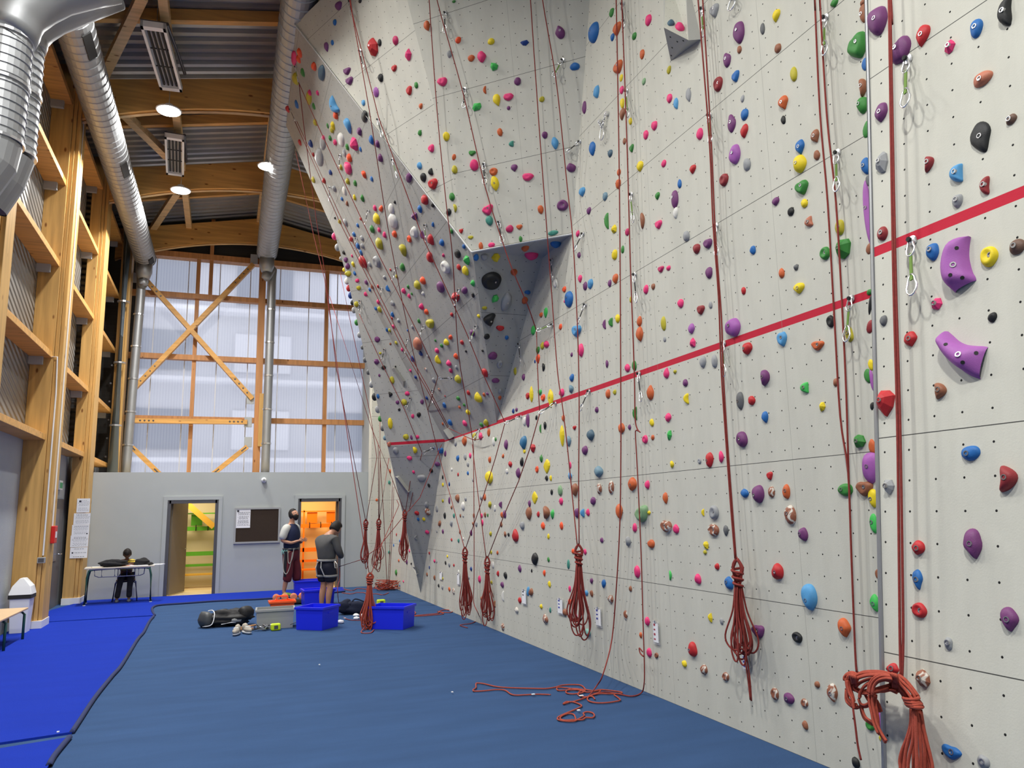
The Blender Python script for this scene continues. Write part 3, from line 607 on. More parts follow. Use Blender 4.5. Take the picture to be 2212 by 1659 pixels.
# ---------------------------------------------------------------- bench and bin
t = thing('bench', 'low wooden bench with dark green tube legs at the left edge beside the white bin', 'bench', (-2.75, 13, 0))
s0, s1 = atZ(67, 1313, .44), atZ(0, 1342, .44); yA, yB_ = s0.y + .05, 11.2
MB().box(-2.98, -2.58, yB_, yA, .42, .445).build('seat', mat('birch_top', (.62, .43, .25), .5, 0, .08, 5), t, bevel=.005)
for y in (yA - .12, yA - 1.15, yA - 2.2):
    MB().tube([(-2.95, y, 0), (-2.95, y, .36), (-2.92, y, .40), (-2.64, y, .40), (-2.60, y, .36), (-2.60, y, 0)], .018, 8).build('leg', DKGREEN, t, smooth=True)
t = thing('waste_bin', 'white plastic bin with a swing lid and black liner by the column', 'bin', (-2.8, 13.96, 0)); x0, x1, y0, y1 = -2.96, -2.68, 13.78, 14.10
zt_ = .58
mb = MB().hexa([(x0 + .03, y0 + .03, 0), (x1 - .03, y0 + .03, 0), (x1 - .03, y1 - .03, 0), (x0 + .03, y1 - .03, 0), (x0, y0, zt_), (x1, y0, zt_), (x1, y1, zt_), (x0, y1, zt_)]); mb.build('body', WHITEP, t, bevel=.015)
MB().box(x0 - .012, x1 + .012, y0 - .012, y1 + .012, zt_ - .06, zt_ + .01).build('black_liner', RUBBER, t)
xm_ = (x0 + x1) / 2; mb = MB(); mb.v = [(x0 - .015, y0 - .015, zt_), (x1 + .015, y0 - .015, zt_), (x1 + .015, y1 + .015, zt_), (x0 - .015, y1 + .015, zt_), (x0 + .02, y0 + .02, zt_ + .12), (x1 - .01, y0 + .02, zt_ + .12), (x1 - .01, y1 - .02, zt_ + .12), (x0 + .02, y1 - .02, zt_ + .12), (xm_ - .03, y0 + .06, zt_ + .24), (xm_ + .03, y0 + .06, zt_ + .24), (xm_ + .03, y1 - .06, zt_ + .24), (xm_ - .03, y1 - .06, zt_ + .24)]
for k in (0, 4):
    for i in range(4): mb.f.append((k + i, k + (i + 1) % 4, k + 4 + (i + 1) % 4, k + 4 + i))
mb.f.append((8, 9, 10, 11)); mb.build('swing_lid', WHITEP, t, bevel=.01)

# ---------------------------------------------------------------- desk, chair, child
dl, dr = atZ(181, 1311), atZ(325, 1302); dc = (dl + dr) / 2; du = (dr - dl).normalized(); dv_ = V((-du.y, du.x, 0)); dw = (dr - dl).length
t = thing('school_desk', 'school desk with a pale top and dark tube legs standing by the back wall', 'desk', tuple(dc)); Z = V((0, 0, 1))
def dp(a, b_, z): return dl + du * a + dv_ * b_ + Z * z
MB().obox(dp(dw / 2, .25, .725), du, dv_, Z, dw / 2 + .04, .27, .012).build('desk_top', mat('beige_top', (.55, .50, .42), .5), t, bevel=.004)
for a in (0, dw):
    for b_ in (0, .5):
        k = .06 if a == 0 else -.06
        MB().tube([dp(a, b_, .01), dp(a + k * .3, b_, .55), dp(a + k * .8, b_, .68), dp(a + k * 2, b_, .70)], .02, 8).build('leg', DKGREEN, t, smooth=True)
        MB().lathe(dp(a, b_, 0), Z, [(.026, 0), (.026, .03)], 8).build('foot_cap', WHITEP, t)
mb = MB().tube([dp(.05, 0, .70), dp(dw - .05, 0, .70)], .02, 8); mb.tube([dp(.05, .5, .70), dp(dw - .05, .5, .70)], .02, 8); mb.build('rail', BLUETUBE, t)
MB().tube([dp(.14, .02, .69), dp(.15, .02, .58), dp(.22, .02, .55), dp(dw - .22, .02, .55), dp(dw - .15, .02, .58), dp(dw - .14, .02, .69)], .009, 6).build('basket_wire', BLUETUBE, t)
mb = MB()
for a in (.27, .5, .6, .72, .86, dw - .25): mb.tube([dp(a, .02, .69), dp(a, .02, .55), dp(a, .35, .55)], .007, 5)
mb.build('basket_wire', BLUETUBE, t)
kc = dp(.70, .62, 0)
t = thing('school_chair', 'small chair with blue tube legs behind the school desk', 'chair', tuple(kc))
MB().obox(kc + Z * .43, du, dv_, Z, .18, .18, .01).build('seat', mat('brown_ply', (.12, .06, .03), .5), t, bevel=.01)
for a in (-.17, .17):
    for b_ in (-.17, .2): MB().tube([kc + du * a * 1.35 + dv_ * b_ * 1.2, kc + du * a * 1.1 + dv_ * b_ + Z * .38, kc + du * a * .6 + dv_ * b_ + Z * .42], .013, 7).build('leg', BLUETUBE, t, smooth=True)
MB().obox(kc + Z * .72 + dv_ * .22, du, dv_, Z, .18, .01, .08).build('backrest', mat('brown_ply2', (.12, .06, .03), .5), t, bevel=.008)
for a in (-.16, .16): MB().tube([kc + du * a + dv_ * .2 + Z * .4, kc + du * a + dv_ * .22 + Z * .78], .012, 6).build('back_post', BLUETUBE, t)
def lumpy(c, r, u, v, w, seed, n=20, m=14, amp=.18, f=3., flat=True):
    mb = MB().ball((0, 0, 0), 1, n, m); rnd = random.Random(seed); ph = [rnd.uniform(0, 6) for _ in range(6)]; out = []
    for x, y, z in mb.v:
        k = 1 + amp * (math.sin(f * x + ph[0]) * math.sin(f * y * 1.3 + ph[1]) + .5 * math.sin(2.3 * f * z + ph[2] + x * 2) + .35 * math.sin(4.1 * f * x + ph[3]) * math.cos(3.7 * f * y + ph[4]))
        x, y, z = x * k, y * k, max(z * k, -.86) if flat else z * k
        out.append(tuple(V(c) + u * (x * r[0]) + v * (y * r[1]) + w * (z * r[2])))
    mb.v = out; return mb
t = thing('cloth_heap', 'black jacket heaped on the left half of the desk top', 'jacket', tuple(dp(.45, .2, .74))); lumpy(dp(.46, .2, .80), (.25, .17, .075), du, dv_, Z, 3).build('cloth', BLACK, t, smooth=True); lumpy(dp(.42, .08, .80), (.13, .06, .05), du, dv_, Z, 8).build('sleeve', BLACK, t, smooth=True)
t = thing('cloth_heap', 'black garment lying on the right half of the desk top', 'jacket', tuple(dp(.98, .2, .74))); lumpy(dp(.98, .2, .80), (.15, .15, .085), du, dv_, Z, 5).build('cloth', BLACK, t, smooth=True); lumpy(dp(1.1, .15, .765), (.1, .08, .035), du, dv_, Z, 9).build('sleeve', BLACK, t, smooth=True)
for a, b_, w, h_, ang, lab, m_ in ((.18, .18, .10, .07, .2, 'pale booklet on the left end of the desk', CREAM), (1.27, .18, .12, .12, -.3, 'white sheets of paper overhanging the right end of the desk', PAPER), (.93, .04, .17, .05, 0, 'open exercise book at the front edge of the desk', PAPER), (.72, .3, .10, .08, .1, 'orange and white picture book in front of the child', mat('orange_print', (.7, .18, .05), .6))):
    uu = du * math.cos(ang) + dv_ * math.sin(ang); t = thing('paper_sheet', lab, 'paper', tuple(dp(a, b_, .74)))
    MB().obox(dp(a, b_, .743), uu, Z.cross(uu), Z, w, h_, .005).build('pages', m_, t); MB().obox(dp(a, b_, .7495), uu, Z.cross(uu), Z, w * .9, h_ * .85, .001).build('top_page', PAPER, t)

# ---------------------------------------------------------------- people (skinned bodies)
def skin(name, joints, edges, m, parent, root=0, sub=2):
    me = bpy.data.meshes.new(name); me.from_pydata([tuple(j[0]) for j in joints], edges, []); o = bpy.data.objects.new(name, me); COL.objects.link(o)
    o.modifiers.new('skin', 'SKIN'); me.skin_vertices or me.skin_vertices
    if not me.skin_vertices:
        import bmesh
        bm = bmesh.new(); bm.from_mesh(me); bm.verts.layers.skin.verify(); bm.to_mesh(me); bm.free()
    lay = me.skin_vertices[0].data
    for i, j in enumerate(joints):
        r = j[1]; lay[i].radius = r if isinstance(r, tuple) else (r, r); lay[i].use_root = (i == root)
    s = o.modifiers.new('sub', 'SUBSURF'); s.levels = s.render_levels = sub
    dg = bpy.context.evaluated_depsgraph_get(); me2 = bpy.data.meshes.new_from_object(o.evaluated_get(dg)); bpy.data.objects.remove(o)
    o = bpy.data.objects.new(name, me2); me2.materials.clear(); me2.materials.append(m)
    for p in me2.polygons: p.use_smooth = True; p.material_index = 0
    COL.objects.link(o); setp(o, parent); return o
def chain(J, E_, pts, start=None):
    prev = start
    for p in pts:
        J.append(p); i = len(J) - 1
        if prev is not None: E_.append((prev, i))
        prev = i
    return prev
def hand(J, E_, wrist, pdir, side, up, s=1., curl=.5):
    """palm and five fingers from a wrist joint; pdir forward, side towards the thumb"""
    w = J[wrist][0]; f = pdir.normalized(); s_ = side.normalized(); n = f.cross(s_).normalized()
    palm = chain(J, E_, [(w + f * .045 * s, (.020 * s, .014 * s))], wrist)
    for k, (o_, l) in enumerate(((.026, .068), (.009, .076), (-.009, .070), (-.026, .055))):
        b_ = w + f * .085 * s + s_ * o_ * s
        chain(J, E_, [(b_, .0095 * s), (b_ + (f * (1 - curl * .4) - n * curl * .7) * l * .5 * s, .0085 * s), (b_ + (f * (1 - curl * .4) - n * curl * .7) * l * .5 * s + (f * (1 - curl) - n * curl * 1.1) * l * .5 * s, .007 * s)], palm)
    chain(J, E_, [(w + f * .04 * s + s_ * .035 * s, .011 * s), (w + f * .075 * s + s_ * .055 * s - n * .01, .0095 * s), (w + f * .10 * s + s_ * .05 * s - n * .015, .008 * s)], palm)
def head(c, r, fwd, upv, parent, skinm, hairm, beard=False, eyes=True, cap=False):
    f = fwd.normalized(); up = (upv - f * upv.dot(f)).normalized(); s = f.cross(up)
    mb = MB().ball((0, 0, 0), 1, 24, 18); out = []
    for x, y, z in mb.v:       # x side, y front, z up
        jaw = max(0, -z); w = 1 - .28 * jaw ** 1.5; fr = 1 + (.06 * jaw if y > 0 else -.25 * jaw)
        X, Y_, Z_ = x * w * .78, y * fr * .95, z * 1.18
        if y > .3:
            nose = math.exp(-((x / .14) ** 2) - ((z + .12) / .2) ** 2) * .24; brow = math.exp(-((z - .18) / .09) ** 2) * .05; eye = -math.exp(-(((abs(x) - .3) / .14) ** 2) - ((z - .04) / .1) ** 2) * .10
            lip = math.exp(-((x / .25) ** 2) - ((z + .5) / .06) ** 2) * .05; chin = math.exp(-((x / .25) ** 2) - ((z + .85) / .15) ** 2) * .08
            Y_ += nose + brow + eye + lip + chin
        out.append(tuple(c + s * X * r + f * Y_ * r + up * Z_ * r))
    mb.v = out; hd = mb.build('head', skinm, parent, smooth=True)
    for k in (-1, 1):
        MB().ball(c + s * .79 * r * k - f * .05 * r + up * -.02 * r, (.06 * r, .16 * r, .24 * r), 10, 8, s, f, up).build('ear', skinm, hd, smooth=True)
        if eyes: MB().ball(c + s * .28 * r * k + f * .84 * r + up * .05 * r, .07 * r, 8, 6).build('eye', mat('eye_dark', (.03, .02, .02), .2), hd, smooth=True)
    MB().ball(c + f * .93 * r - up * .60 * r, (.24 * r, .05 * r, .055 * r), 10, 6, s, f, up).build('mouth', mat('lips', (.35, .12, .1), .5), hd, smooth=True)
    hb = MB().ball((0, 0, 0), 1, 26, 16); out = []; rnd = random.Random(5)
    for x, y, z in hb.v:
        k = 1.10 + rnd.uniform(-.02, .05); back = y < .35
        if not back and z < .52: k = .90
        if back and z < -.45: k = .88
        X, Y_, Z_ = x * .80 * k, y * .98 * k + (.06 if cap and y > .3 and z > .2 else 0), z * 1.2 * k
        out.append(tuple(c + s * X * r + f * Y_ * r + up * Z_ * r))
    hb.v = out; hb.build('hair', hairm, parent, smooth=True)
    if beard:
        bb = MB().ball((0, 0, 0), 1, 22, 16); out = []
        for x, y, z in bb.v:
            k = 1.10 if (z < -.30 and y > -.15) else .88
            if y > .8 and z > -.5 and abs(x) < .3: k = .9
            w = 1 - .2 * max(0, -z) ** 1.5; out.append(tuple(c + s * x * w * .78 * r * k + f * y * .98 * r * k + up * z * 1.22 * r * k))
        bb.v = out; bb.build('beard', hairm, parent, smooth=True)
    return hd
# bearded man looking up, facing right
G = atZ(617, 1288); t1 = thing('person', 'bearded man in a navy and white T-shirt and maroon trousers looking up', 'person', tuple(G))
R_ = V((.78, -.62, 0)).normalized(); S_ = V((R_.y, -R_.x, 0))      # facing, his right hand side (towards the camera)
def m1(f, s, z, G=G, R_=R_, S_=S_): return G + R_ * (f + .10) + S_ * s + Z * z
J = []; E_ = []
pel = chain(J, E_, [(m1(0, 0, .98), (.135, .105))])
tor = chain(J, E_, [(m1(.01, 0, 1.12), (.115, .09)), (m1(.02, 0, 1.30), (.13, .09)), (m1(.0, 0, 1.44), (.10, .07)), (m1(.0, 0, 1.51), .064), (m1(.01, 0, 1.58), .058), (m1(.03, 0, 1.65), .056)], pel)
for k in (1, -1):
    kn = chain(J, E_, [(m1(.0, .10 * k, .90), .095), (m1(.04 + .03 * (k < 0), .13 * k, .50), .062), (m1(-.02 + .10 * (k < 0), .14 * k, .28), .055), (m1(-.05 + .10 * (k < 0), .15 * k, .09), .038), (m1(.05 + .10 * (k < 0), .16 * k, .035), (.035, .03)), (m1(.13 + .10 * (k < 0), .165 * k, .03), (.035, .022))], pel)
    sh = chain(J, E_, [(m1(.0, .19 * k, 1.43), .062), (m1(-.06, .25 * k, 1.16), .046), (m1(.12, .18 * k, 1.11), .036), (m1(.22, .09 * k, 1.15), .026)], pel + 3)
    hand(J, E_, sh, R_ * .9 + S_ * (-.35 * k) + Z * .15, Z, S_, 1.0, .45)
skin('body', J, E_, SKIN, t1)
head(m1(.045, 0, 1.70), .105, R_ * .85 + Z * .55 + S_ * .15, Z * .9 - R_ * .45, t1, SKIN, HAIR, True)
SHN = mat('navy_jersey', (.008, .014, .05), .85, 0, .2, 20); SHW = mat('white_jersey', (.55, .56, .53), .85, 0, .08, 20); MAR = mat('maroon_cloth', (.10, .012, .022), .9, 0, .2, 14); MARD = mat('charcoal_stripe', (.012, .012, .018), .9)
J = []; E_ = []; chain(J, E_, [(m1(0, 0, .88), (.205, .165)), (m1(.01, 0, 1.12), (.20, .16)), (m1(.02, 0, 1.30), (.225, .17)), (m1(.0, 0, 1.43), (.19, .14)), (m1(0, 0, 1.53), (.085, .08))]); skin('shirt', J, E_, SHN, t1)
for k in (1, -1):
    J = []; E_ = []; chain(J, E_, [(m1(0, .10 * k, 1.47), .07), (m1(0, .20 * k, 1.43), .095), (m1(-.03, .235 * k, 1.30), .088), (m1(-.055, .255 * k, 1.17), .082)]); skin('sleeve', J, E_, SHW, t1)
J = []; E_ = []; chain(J, E_, [(m1(0, 0, .92), (.19, .16)), (m1(0, 0, 1.02), (.17, .14))])
for k in (1, -1): chain(J, E_, [(m1(.0, .10 * k, .80), .128), (m1(.04 + .03 * (k < 0), .13 * k, .52), .105), (m1(.02 + .05 * (k < 0), .135 * k, .36), .10), (m1(.0 + .07 * (k < 0), .14 * k, .31), .088)], 0)
skin('trousers', J, E_, MAR, t1)
MB().obox(m1(.02, .215, .68), R_, S_, Z, .03, .012, .26).build('side_stripe', MARD, t1)
for k in (1, -1):
    o_ = .10 * (k < 0); q = m1(.045 + o_, .16 * k, .045); MB().ball(q, (.14, .05, .05), 14, 8, R_, S_, Z).build('shoe', mat('lime_black_shoe', (.16, .24, .02), .6, 0, .9, 30), t1, smooth=True)
hb_ = MB(); hb_.tube([m1(.155 * math.cos(a), .165 * math.sin(a), .985) for a in [i * math.pi / 10 for i in range(21)]], .02, 8); hn = hb_.build('harness_belt', DARKSTEEL, t1)
MB().tube([m1(.05, .19, .98), m1(.10, .24, .74), m1(.14, .24, .70), m1(.17, .20, .80), m1(.18, .16, 1.0)], .008, 6, smooth=5).build('grey_sling', mat('grey_sling', (.3, .3, .28), .7), hn)
MB().tube([m1(-.02, .2, .95), m1(.0, .26, .60), m1(.08, .27, .48), m1(.13, .22, .62), m1(.16, .18, .92)], .008, 6, smooth=5).build('grey_sling', mat('grey_sling2', (.3, .3, .28), .7), hn)
for i, a in enumerate((-.14, -.09, -.04)): MB().tube([m1(a + .05, .17, .97), m1(a + .04, .195, .93), m1(a + .06, .2, .87), m1(a + .08, .19, .92), m1(a + .05, .17, .97)], .008, 6).build('carabiner', mat('teal_metal', (.25, .6, .6), .3, .6), hn)
# man seen from behind, head bowed, arms folded in front
G = atZ(704, 1318); t2 = thing('person', 'dark haired man in grey top and navy shorts seen from behind, head bowed', 'person', tuple(G))
R_ = V((.84, .54, 0)).normalized(); S_ = V((R_.y, -R_.x, 0))
def m2(f, s, z, G=G, R_=R_, S_=S_): return G + R_ * f + S_ * s + Z * z * .94
J = []; E_ = []; pel = chain(J, E_, [(m2(0, 0, .90), (.13, .10))])
chain(J, E_, [(m2(.0, 0, 1.04), (.11, .085)), (m2(-.03, 0, 1.22), (.12, .085)), (m2(.0, 0, 1.34), (.09, .065)), (m2(.05, 0, 1.42), .06), (m2(.13, 0, 1.47), .055), (m2(.17, 0, 1.52), .055)], pel)
for k in (1, -1):
    chain(J, E_, [(m2(0, .09 * k, .80), .09), (m2(.02, .09 * k, .47), .06), (m2(-.02, .09 * k, .28), .058), (m2(-.03, .09 * k, .09), .036), (m2(.05, .10 * k, .035), (.035, .03)), (m2(.13, .105 * k, .03), (.035, .022))], pel)
    sh = chain(J, E_, [(m2(.02, .19 * k, 1.33), .048), (m2(.06, .26 * k, 1.08), .04), (m2(.20, .16 * k, .99), .036), (m2(.24, .05 * k, 1.03), .026)], pel + 3)
    hand(J, E_, sh, R_ * .5 + S_ * (-.8 * k) + Z * .3, Z, S_, .95, .5)
skin('body', J, E_, SKIN, t2)
head(m2(.19, 0, 1.53), .108, R_ * .85 - Z * .55, Z * .75 + R_ * .6, t2, SKIN, HAIR, False, True, True)
GT = mat('grey_jersey', (.085, .085, .085), .9, 0, .15, 12); NS = mat('navy_shorts', (.008, .009, .022), .85)
J = []; E_ = []; chain(J, E_, [(m2(0, 0, .88), (.19, .16)), (m2(-.01, 0, 1.05), (.195, .155)), (m2(-.03, 0, 1.21), (.225, .165)), (m2(.0, 0, 1.34), (.19, .14)), (m2(.05, 0, 1.43), (.085, .08))])
for k in (1, -1): chain(J, E_, [(m2(.01, .19 * k, 1.32), .082), (m2(.06, .262 * k, 1.08), .068), (m2(.20, .165 * k, .985), .054), (m2(.23, .08 * k, 1.02), .042)], 3)
skin('long_sleeved_top', J, E_, GT, t2)
J = []; E_ = []; chain(J, E_, [(m2(-.01, 0, .88), (.20, .17)), (m2(-.02, 0, .97), (.175, .145))])
for k in (1, -1): chain(J, E_, [(m2(-.01, .095 * k, .74), .135), (m2(.015, .097 * k, .60), .118), (m2(.02, .097 * k, .51), .112)], 0)
skin('shorts', J, E_, NS, t2)
GB = mat('grey_webbing', (.25, .25, .25), .8)
def ring(fn, rx, ry, z0, s0=0, f0=0, r=.022): return [fn(f0 + rx * math.cos(a), s0 + ry * math.sin(a), z0) for a in [i * math.pi / 10 for i in range(21)]]
hn = MB().tube(ring(m2, .150, .180, .93), .022, 8).build('harness_belt', GB, t2)
for k in (1, -1):
    MB().tube(ring(m2, .112, .106, .64, .097 * k, .01), .024, 8).build('leg_loop', GB, hn); MB().tube([m2(-.17, .05 * k, .91), m2(-.19, .07 * k, .80), m2(-.13, .10 * k, .64)], .010, 6).build('riser_strap', mat('pale_webbing', (.5, .5, .5), .8), hn)
MB().tube([m2(.02, .19, .92), m2(.04, .23, .86), m2(.04, .235, .79), m2(.0, .225, .79), m2(.0, .20, .90)], .008, 6).build('carabiner', ALU, hn)
BELAY = m2(.17, .14, .80)
# child at the desk, facing the camera with the head bowed
t3 = thing('person', 'child in a yellow striped jumper and dark trousers sitting at the desk, head bowed', 'person', tuple(kc))
R3 = -dv_; S3 = du
def m3(f, s, z): return kc + R3 * f + S3 * s + Z * z
DSK = mat('dark_skin', (.10, .045, .03), .6)
J = []; E_ = []; pel = chain(J, E_, [(m3(-.02, 0, .52), (.10, .085))]); chain(J, E_, [(m3(.0, 0, .68), (.10, .08)), (m3(.06, 0, .80), (.105, .08)), (m3(.09, 0, .85), .04), (m3(.12, 0, .89), .038)], pel)
for k in (1, -1):
    chain(J, E_, [(m3(.08, .07 * k, .49), .062), (m3(.28, .09 * k, .47), .05), (m3(.28, .10 * k - .02, .25), .04), (m3(.28, .11 * k - .03, .08), .028), (m3(.34, .11 * k - .03, .035), (.028, .022)), (m3(.40, .11 * k - .03, .03), (.028, .018))], pel)
    sh = chain(J, E_, [(m3(.06, .13 * k, .81), .04), (m3(.12, .20 * k, .70), .032), (m3(.26, .15 * k, .765), .026), (m3(.31, .08 * k, .775), .02)], pel + 2); hand(J, E_, sh, R3 * .7 - S3 * k * .6, S3 * k * -1 + Z * .3, Z, .65, .3)
skin('body', J, E_, DSK, t3); head(m3(.19, 0, .975), .092, R3 * .55 - Z * .8, Z * .6 + R3 * .7, t3, DSK, HAIR)
SW = bpy.data.materials.new('yellow_striped_knit'); SW.use_nodes = True; nt = SW.node_tree; b = nt.nodes['Principled BSDF']; b.inputs['Roughness'].default_value = .9
tc_ = nt.nodes.new('ShaderNodeTexCoord'); w_ = nt.nodes.new('ShaderNodeTexWave'); w_.bands_direction = 'Z'; w_.inputs['Scale'].default_value = 8; w_.inputs['Distortion'].default_value = .4; r_ = nt.nodes.new('ShaderNodeValToRGB'); r_.color_ramp.interpolation = 'CONSTANT'
r_.color_ramp.elements[0].color = (.02, .015, .01, 1); r_.color_ramp.elements[1].position = .3; r_.color_ramp.elements[1].color = (.62, .45, .06, 1)
nt.links.new(tc_.outputs['Object'], w_.inputs[0]); nt.links.new(w_.outputs['Fac'], r_.inputs[0]); nt.links.new(r_.outputs[0], b.inputs['Base Color'])
J = []; E_ = []; chain(J, E_, [(m3(-.02, 0, .54), (.125, .105)), (m3(.0, 0, .68), (.125, .10)), (m3(.06, 0, .79), (.12, .09)), (m3(.085, 0, .85), (.05, .05))])
for k in (1, -1): chain(J, E_, [(m3(.06, .13 * k, .80), .052), (m3(.12, .20 * k, .70), .045), (m3(.25, .155 * k, .765), .034)], 2)
skin('jumper', J, E_, SW, t3)
J = []; E_ = []; chain(J, E_, [(m3(-.02, 0, .50), (.125, .10))])
for k in (1, -1): chain(J, E_, [(m3(.10, .075 * k, .49), .078), (m3(.28, .09 * k, .47), .066), (m3(.28, .10 * k - .02, .25), .056), (m3(.28, .11 * k - .03, .09), .058)], 0)
skin('trousers', J, E_, BLACK, t3)
for k in (1, -1): q = m3(.33, .11 * k - .03, .04); MB().ball(q, (.095, .038, .036), 12, 8, R3, S3, Z).build('shoe', mat('grey_shoe', (.12, .13, .16), .6), t3, smooth=True)

# ---------------------------------------------------------------- crates
def crate(c, u, v, w, l, h_, m, lab, name='plastic_crate', group=None, wall=.008, taper=.955):
    c = V(c); t = thing(name, lab, 'crate', tuple(c), group); up = Z; u = u.normalized(); v = v.normalized()
    def rect(s, z, k=0): return [c + u * (i * (w / 2 * s - k)) + v * (j * (l / 2 * s - k)) + up * z for i, j in ((-1, -1), (1, -1), (1, 1), (-1, 1))]
    mb = MB(); a, b_, c2, d_ = rect(taper, .002), rect(1, h_), rect(1, h_, wall), rect(taper, .012, wall); mb.v = [tuple(p) for p in a + b_ + c2 + d_]
    for k in (0, 4, 8):
        for i in range(4): mb.f.append((k + i, k + (i + 1) % 4, k + 4 + (i + 1) % 4, k + 4 + i))
    mb.f += [(3, 2, 1, 0), (12, 13, 14, 15)]; mb.build('tub', m, t)
    rm = MB(); o1, o2_, i2, i1 = rect(1.0, h_ - .035, -.018), rect(1.0, h_, -.018), rect(1.0, h_, .004), rect(1.0, h_ - .035, .0); rm.v = [tuple(p) for p in o1 + o2_ + i2 + i1]
    for k in (0, 4, 8):
        for i in range(4): rm.f.append((k + i, k + (i + 1) % 4, k + 4 + (i + 1) % 4, k + 4 + i))
    for i in range(4): rm.f.append((12 + i, 12 + (i + 1) % 4, (i + 1) % 4, i))
    rm.build('rim', m, t, bevel=.003)
    for s in (-1, 1): MB().obox(c + u * s * (w / 2 * .985 + .004) + up * (h_ * .72), v, up, u, .07, .012, .003).build('hand_grip', m, t)
    return t
def frompts(L, Mid, Rr, k=1):
    L, Mid, Rr = atZ(*L), atZ(*Mid), atZ(*Rr); u = (Mid - L); v = (Rr - Mid); v0 = V((-u.y, u.x, 0)); v0 = v0 if v0.y > 0 else -v0
    return L, Mid, u, v0.normalized()
L_, M_, u, v = frompts((637, 1361), (695, 1363), (724, 1352)); w = u.length; crate((L_ + M_) / 2 + v * .24, u, v, w, .46, .33, BLUEP, 'blue plastic crate standing in front of the grey clad man, right of the grey crate', group='blue plastic crates')
L_, M_, u, v = frompts((790, 1360), (872, 1362), (882, 1350)); crate((L_ + M_) / 2 + v * .24, u, v, u.length * .95, .42, .33, BLUEP, 'blue plastic crate on its own beside the big hanging rope bundle', group='blue plastic crates')
L_ = atZ(655, 1311); crate(L_ + V((.28, .2, 0)), V((1, .05, 0)), V((-.05, 1, 0)), .56, .42, .30, BLUEP, 'blue plastic crate in the middle of the row behind the orange tray', group='blue plastic crates')
L_ = atZ(636, 1289); crate(L_ + V((.30, .22, 0)), V((1, -.03, 0)), V((.03, 1, 0)), .60, .42, .32, BLUEP, 'blue plastic crate farthest back, at the feet of the bearded man', group='blue plastic crates')
L_, M_ = atZ(558, 1358), atZ(633, 1359); u = M_ - L_; crate((L_ + M_) / 2 + V((0, .19, 0)), V((1, -.03, 0)), V((.06, 1, 0)), u.length * .95, .36, .29, GREYP, 'grey plastic crate standing left of the blue ones, carabiner pile before it')
c_ = atZ(610, 1317); c_ = c_ + V((0, .15, 0)); tt = crate(c_, V((1, 0, 0)), V((0, 1, 0)), .44, .3, .15, ORANGEP, 'bright orange carrying tray behind the grey crate', 'tool_tray', taper=.86)
MB().tube([c_ + V((-.2, 0, .14)), c_ + V((-.1, 0, .17)), c_ + V((-.09, 0, .23)), c_ + V((.09, 0, .23)), c_ + V((.1, 0, .17)), c_ + V((.2, 0, .14))], .014, 8).build('carry_handle', ORANGEP, tt)
c_ = atZ(627, 1296); t = thing('foam_roll', 'salmon coloured scalloped foam piece on the mat behind the orange tray', 'foam', tuple(c_)); PEACH = mat('salmon_foam', (.75, .25, .14), .8)
for i in range(4): MB().lathe(c_ + V((-.27 + i * .17, .03 * (i % 2), .055)), (0, 1, 0), [(.045, 0), (.07, .01), (.07, .1), (.045, .11)], 16).build('disc', PEACH, t)
# bags
DUF = mat('black_nylon', (.010, .010, .012), .6, 0, .3, 20)
c_ = atZ(490, 1352); t = thing('duffel_bag', 'long black duffel bag with white piping lying left of the crates', 'bag', tuple(c_)); X_ = V((1, .1, 0)).normalized(); Y_ = V((-.1, 1, 0)).normalized()
lumpy(c_ + Z * .11, (.35, .17, .13), X_, Y_, Z, 11, 30, 18, .2, 4.2).build('bag_body', DUF, t, smooth=True); lumpy(c_ + X_ * .27 + Z * .17, (.13, .12, .12), X_, Y_, Z, 12, 16, 10, .1).build('bag_end', DUF, t, smooth=True); lumpy(c_ - X_ * .31 + Z * .12, (.11, .15, .13), X_, Y_, Z, 14, 16, 10, .1).build('bag_end', mat('dark_grey_nylon', (.06, .065, .07), .5), t, smooth=True)
MB().tube([c_ - X_ * .36 - Y_ * .12 + Z * .03, c_ - X_ * .24 - Y_ * .18 + Z * .06, c_ - X_ * .2 - Y_ * .12 + Z * .2, c_ - X_ * .22 + Z * .25, c_ - X_ * .28 + Y_ * .05 + Z * .24], .007, 6, smooth=4).build('white_piping', PAPER, t)
MB().tube([c_ - X_ * .1 - Y_ * .17 + Z * .05, c_ + X_ * .05 - Y_ * .18 + Z * .07, c_ + X_ * .16 - Y_ * .16 + Z * .06], .007, 6).build('white_piping', PAPER, t)
lumpy(c_ + X_ * .12 - Y_ * .17 + Z * .10, (.08, .02, .035), X_, Y_, Z, 17, 12, 8).build('grey_print', mat('grey_print', (.35, .36, .36), .6), t, smooth=True)
c_ = atZ(765, 1326); t = thing('duffel_bag', 'dark navy duffel bag lying behind the white balls near the hanging ropes', 'bag', tuple(c_)); lumpy(c_ + Z * .1, (.26, .14, .12), X_, Y_, Z, 21, 24, 14, .16, 2.6).build('bag_body', NAVY, t, smooth=True); lumpy(c_ - X_ * .16 + Z * .14, (.12, .11, .11), X_, Y_, Z, 22, 14, 10).build('bag_flap', NAVY, t, smooth=True); MB().tube([c_ - X_ * .1 - Y_ * .1 + Z * .17, c_ - Y_ * .05 + Z * .25, c_ + X_ * .15 - Y_ * .08 + Z * .2], .012, 6, smooth=4).build('strap', NAVY, t)
c_ = atZ(652, 1306); tag(lumpy(c_ + V((-.05, .1, .04)), (.12, .07, .05), X_, Y_, Z, 31).build('black_pouch', BLACK, None, smooth=True), 'small black pouch on the carpet by the middle blue crate', 'pouch')
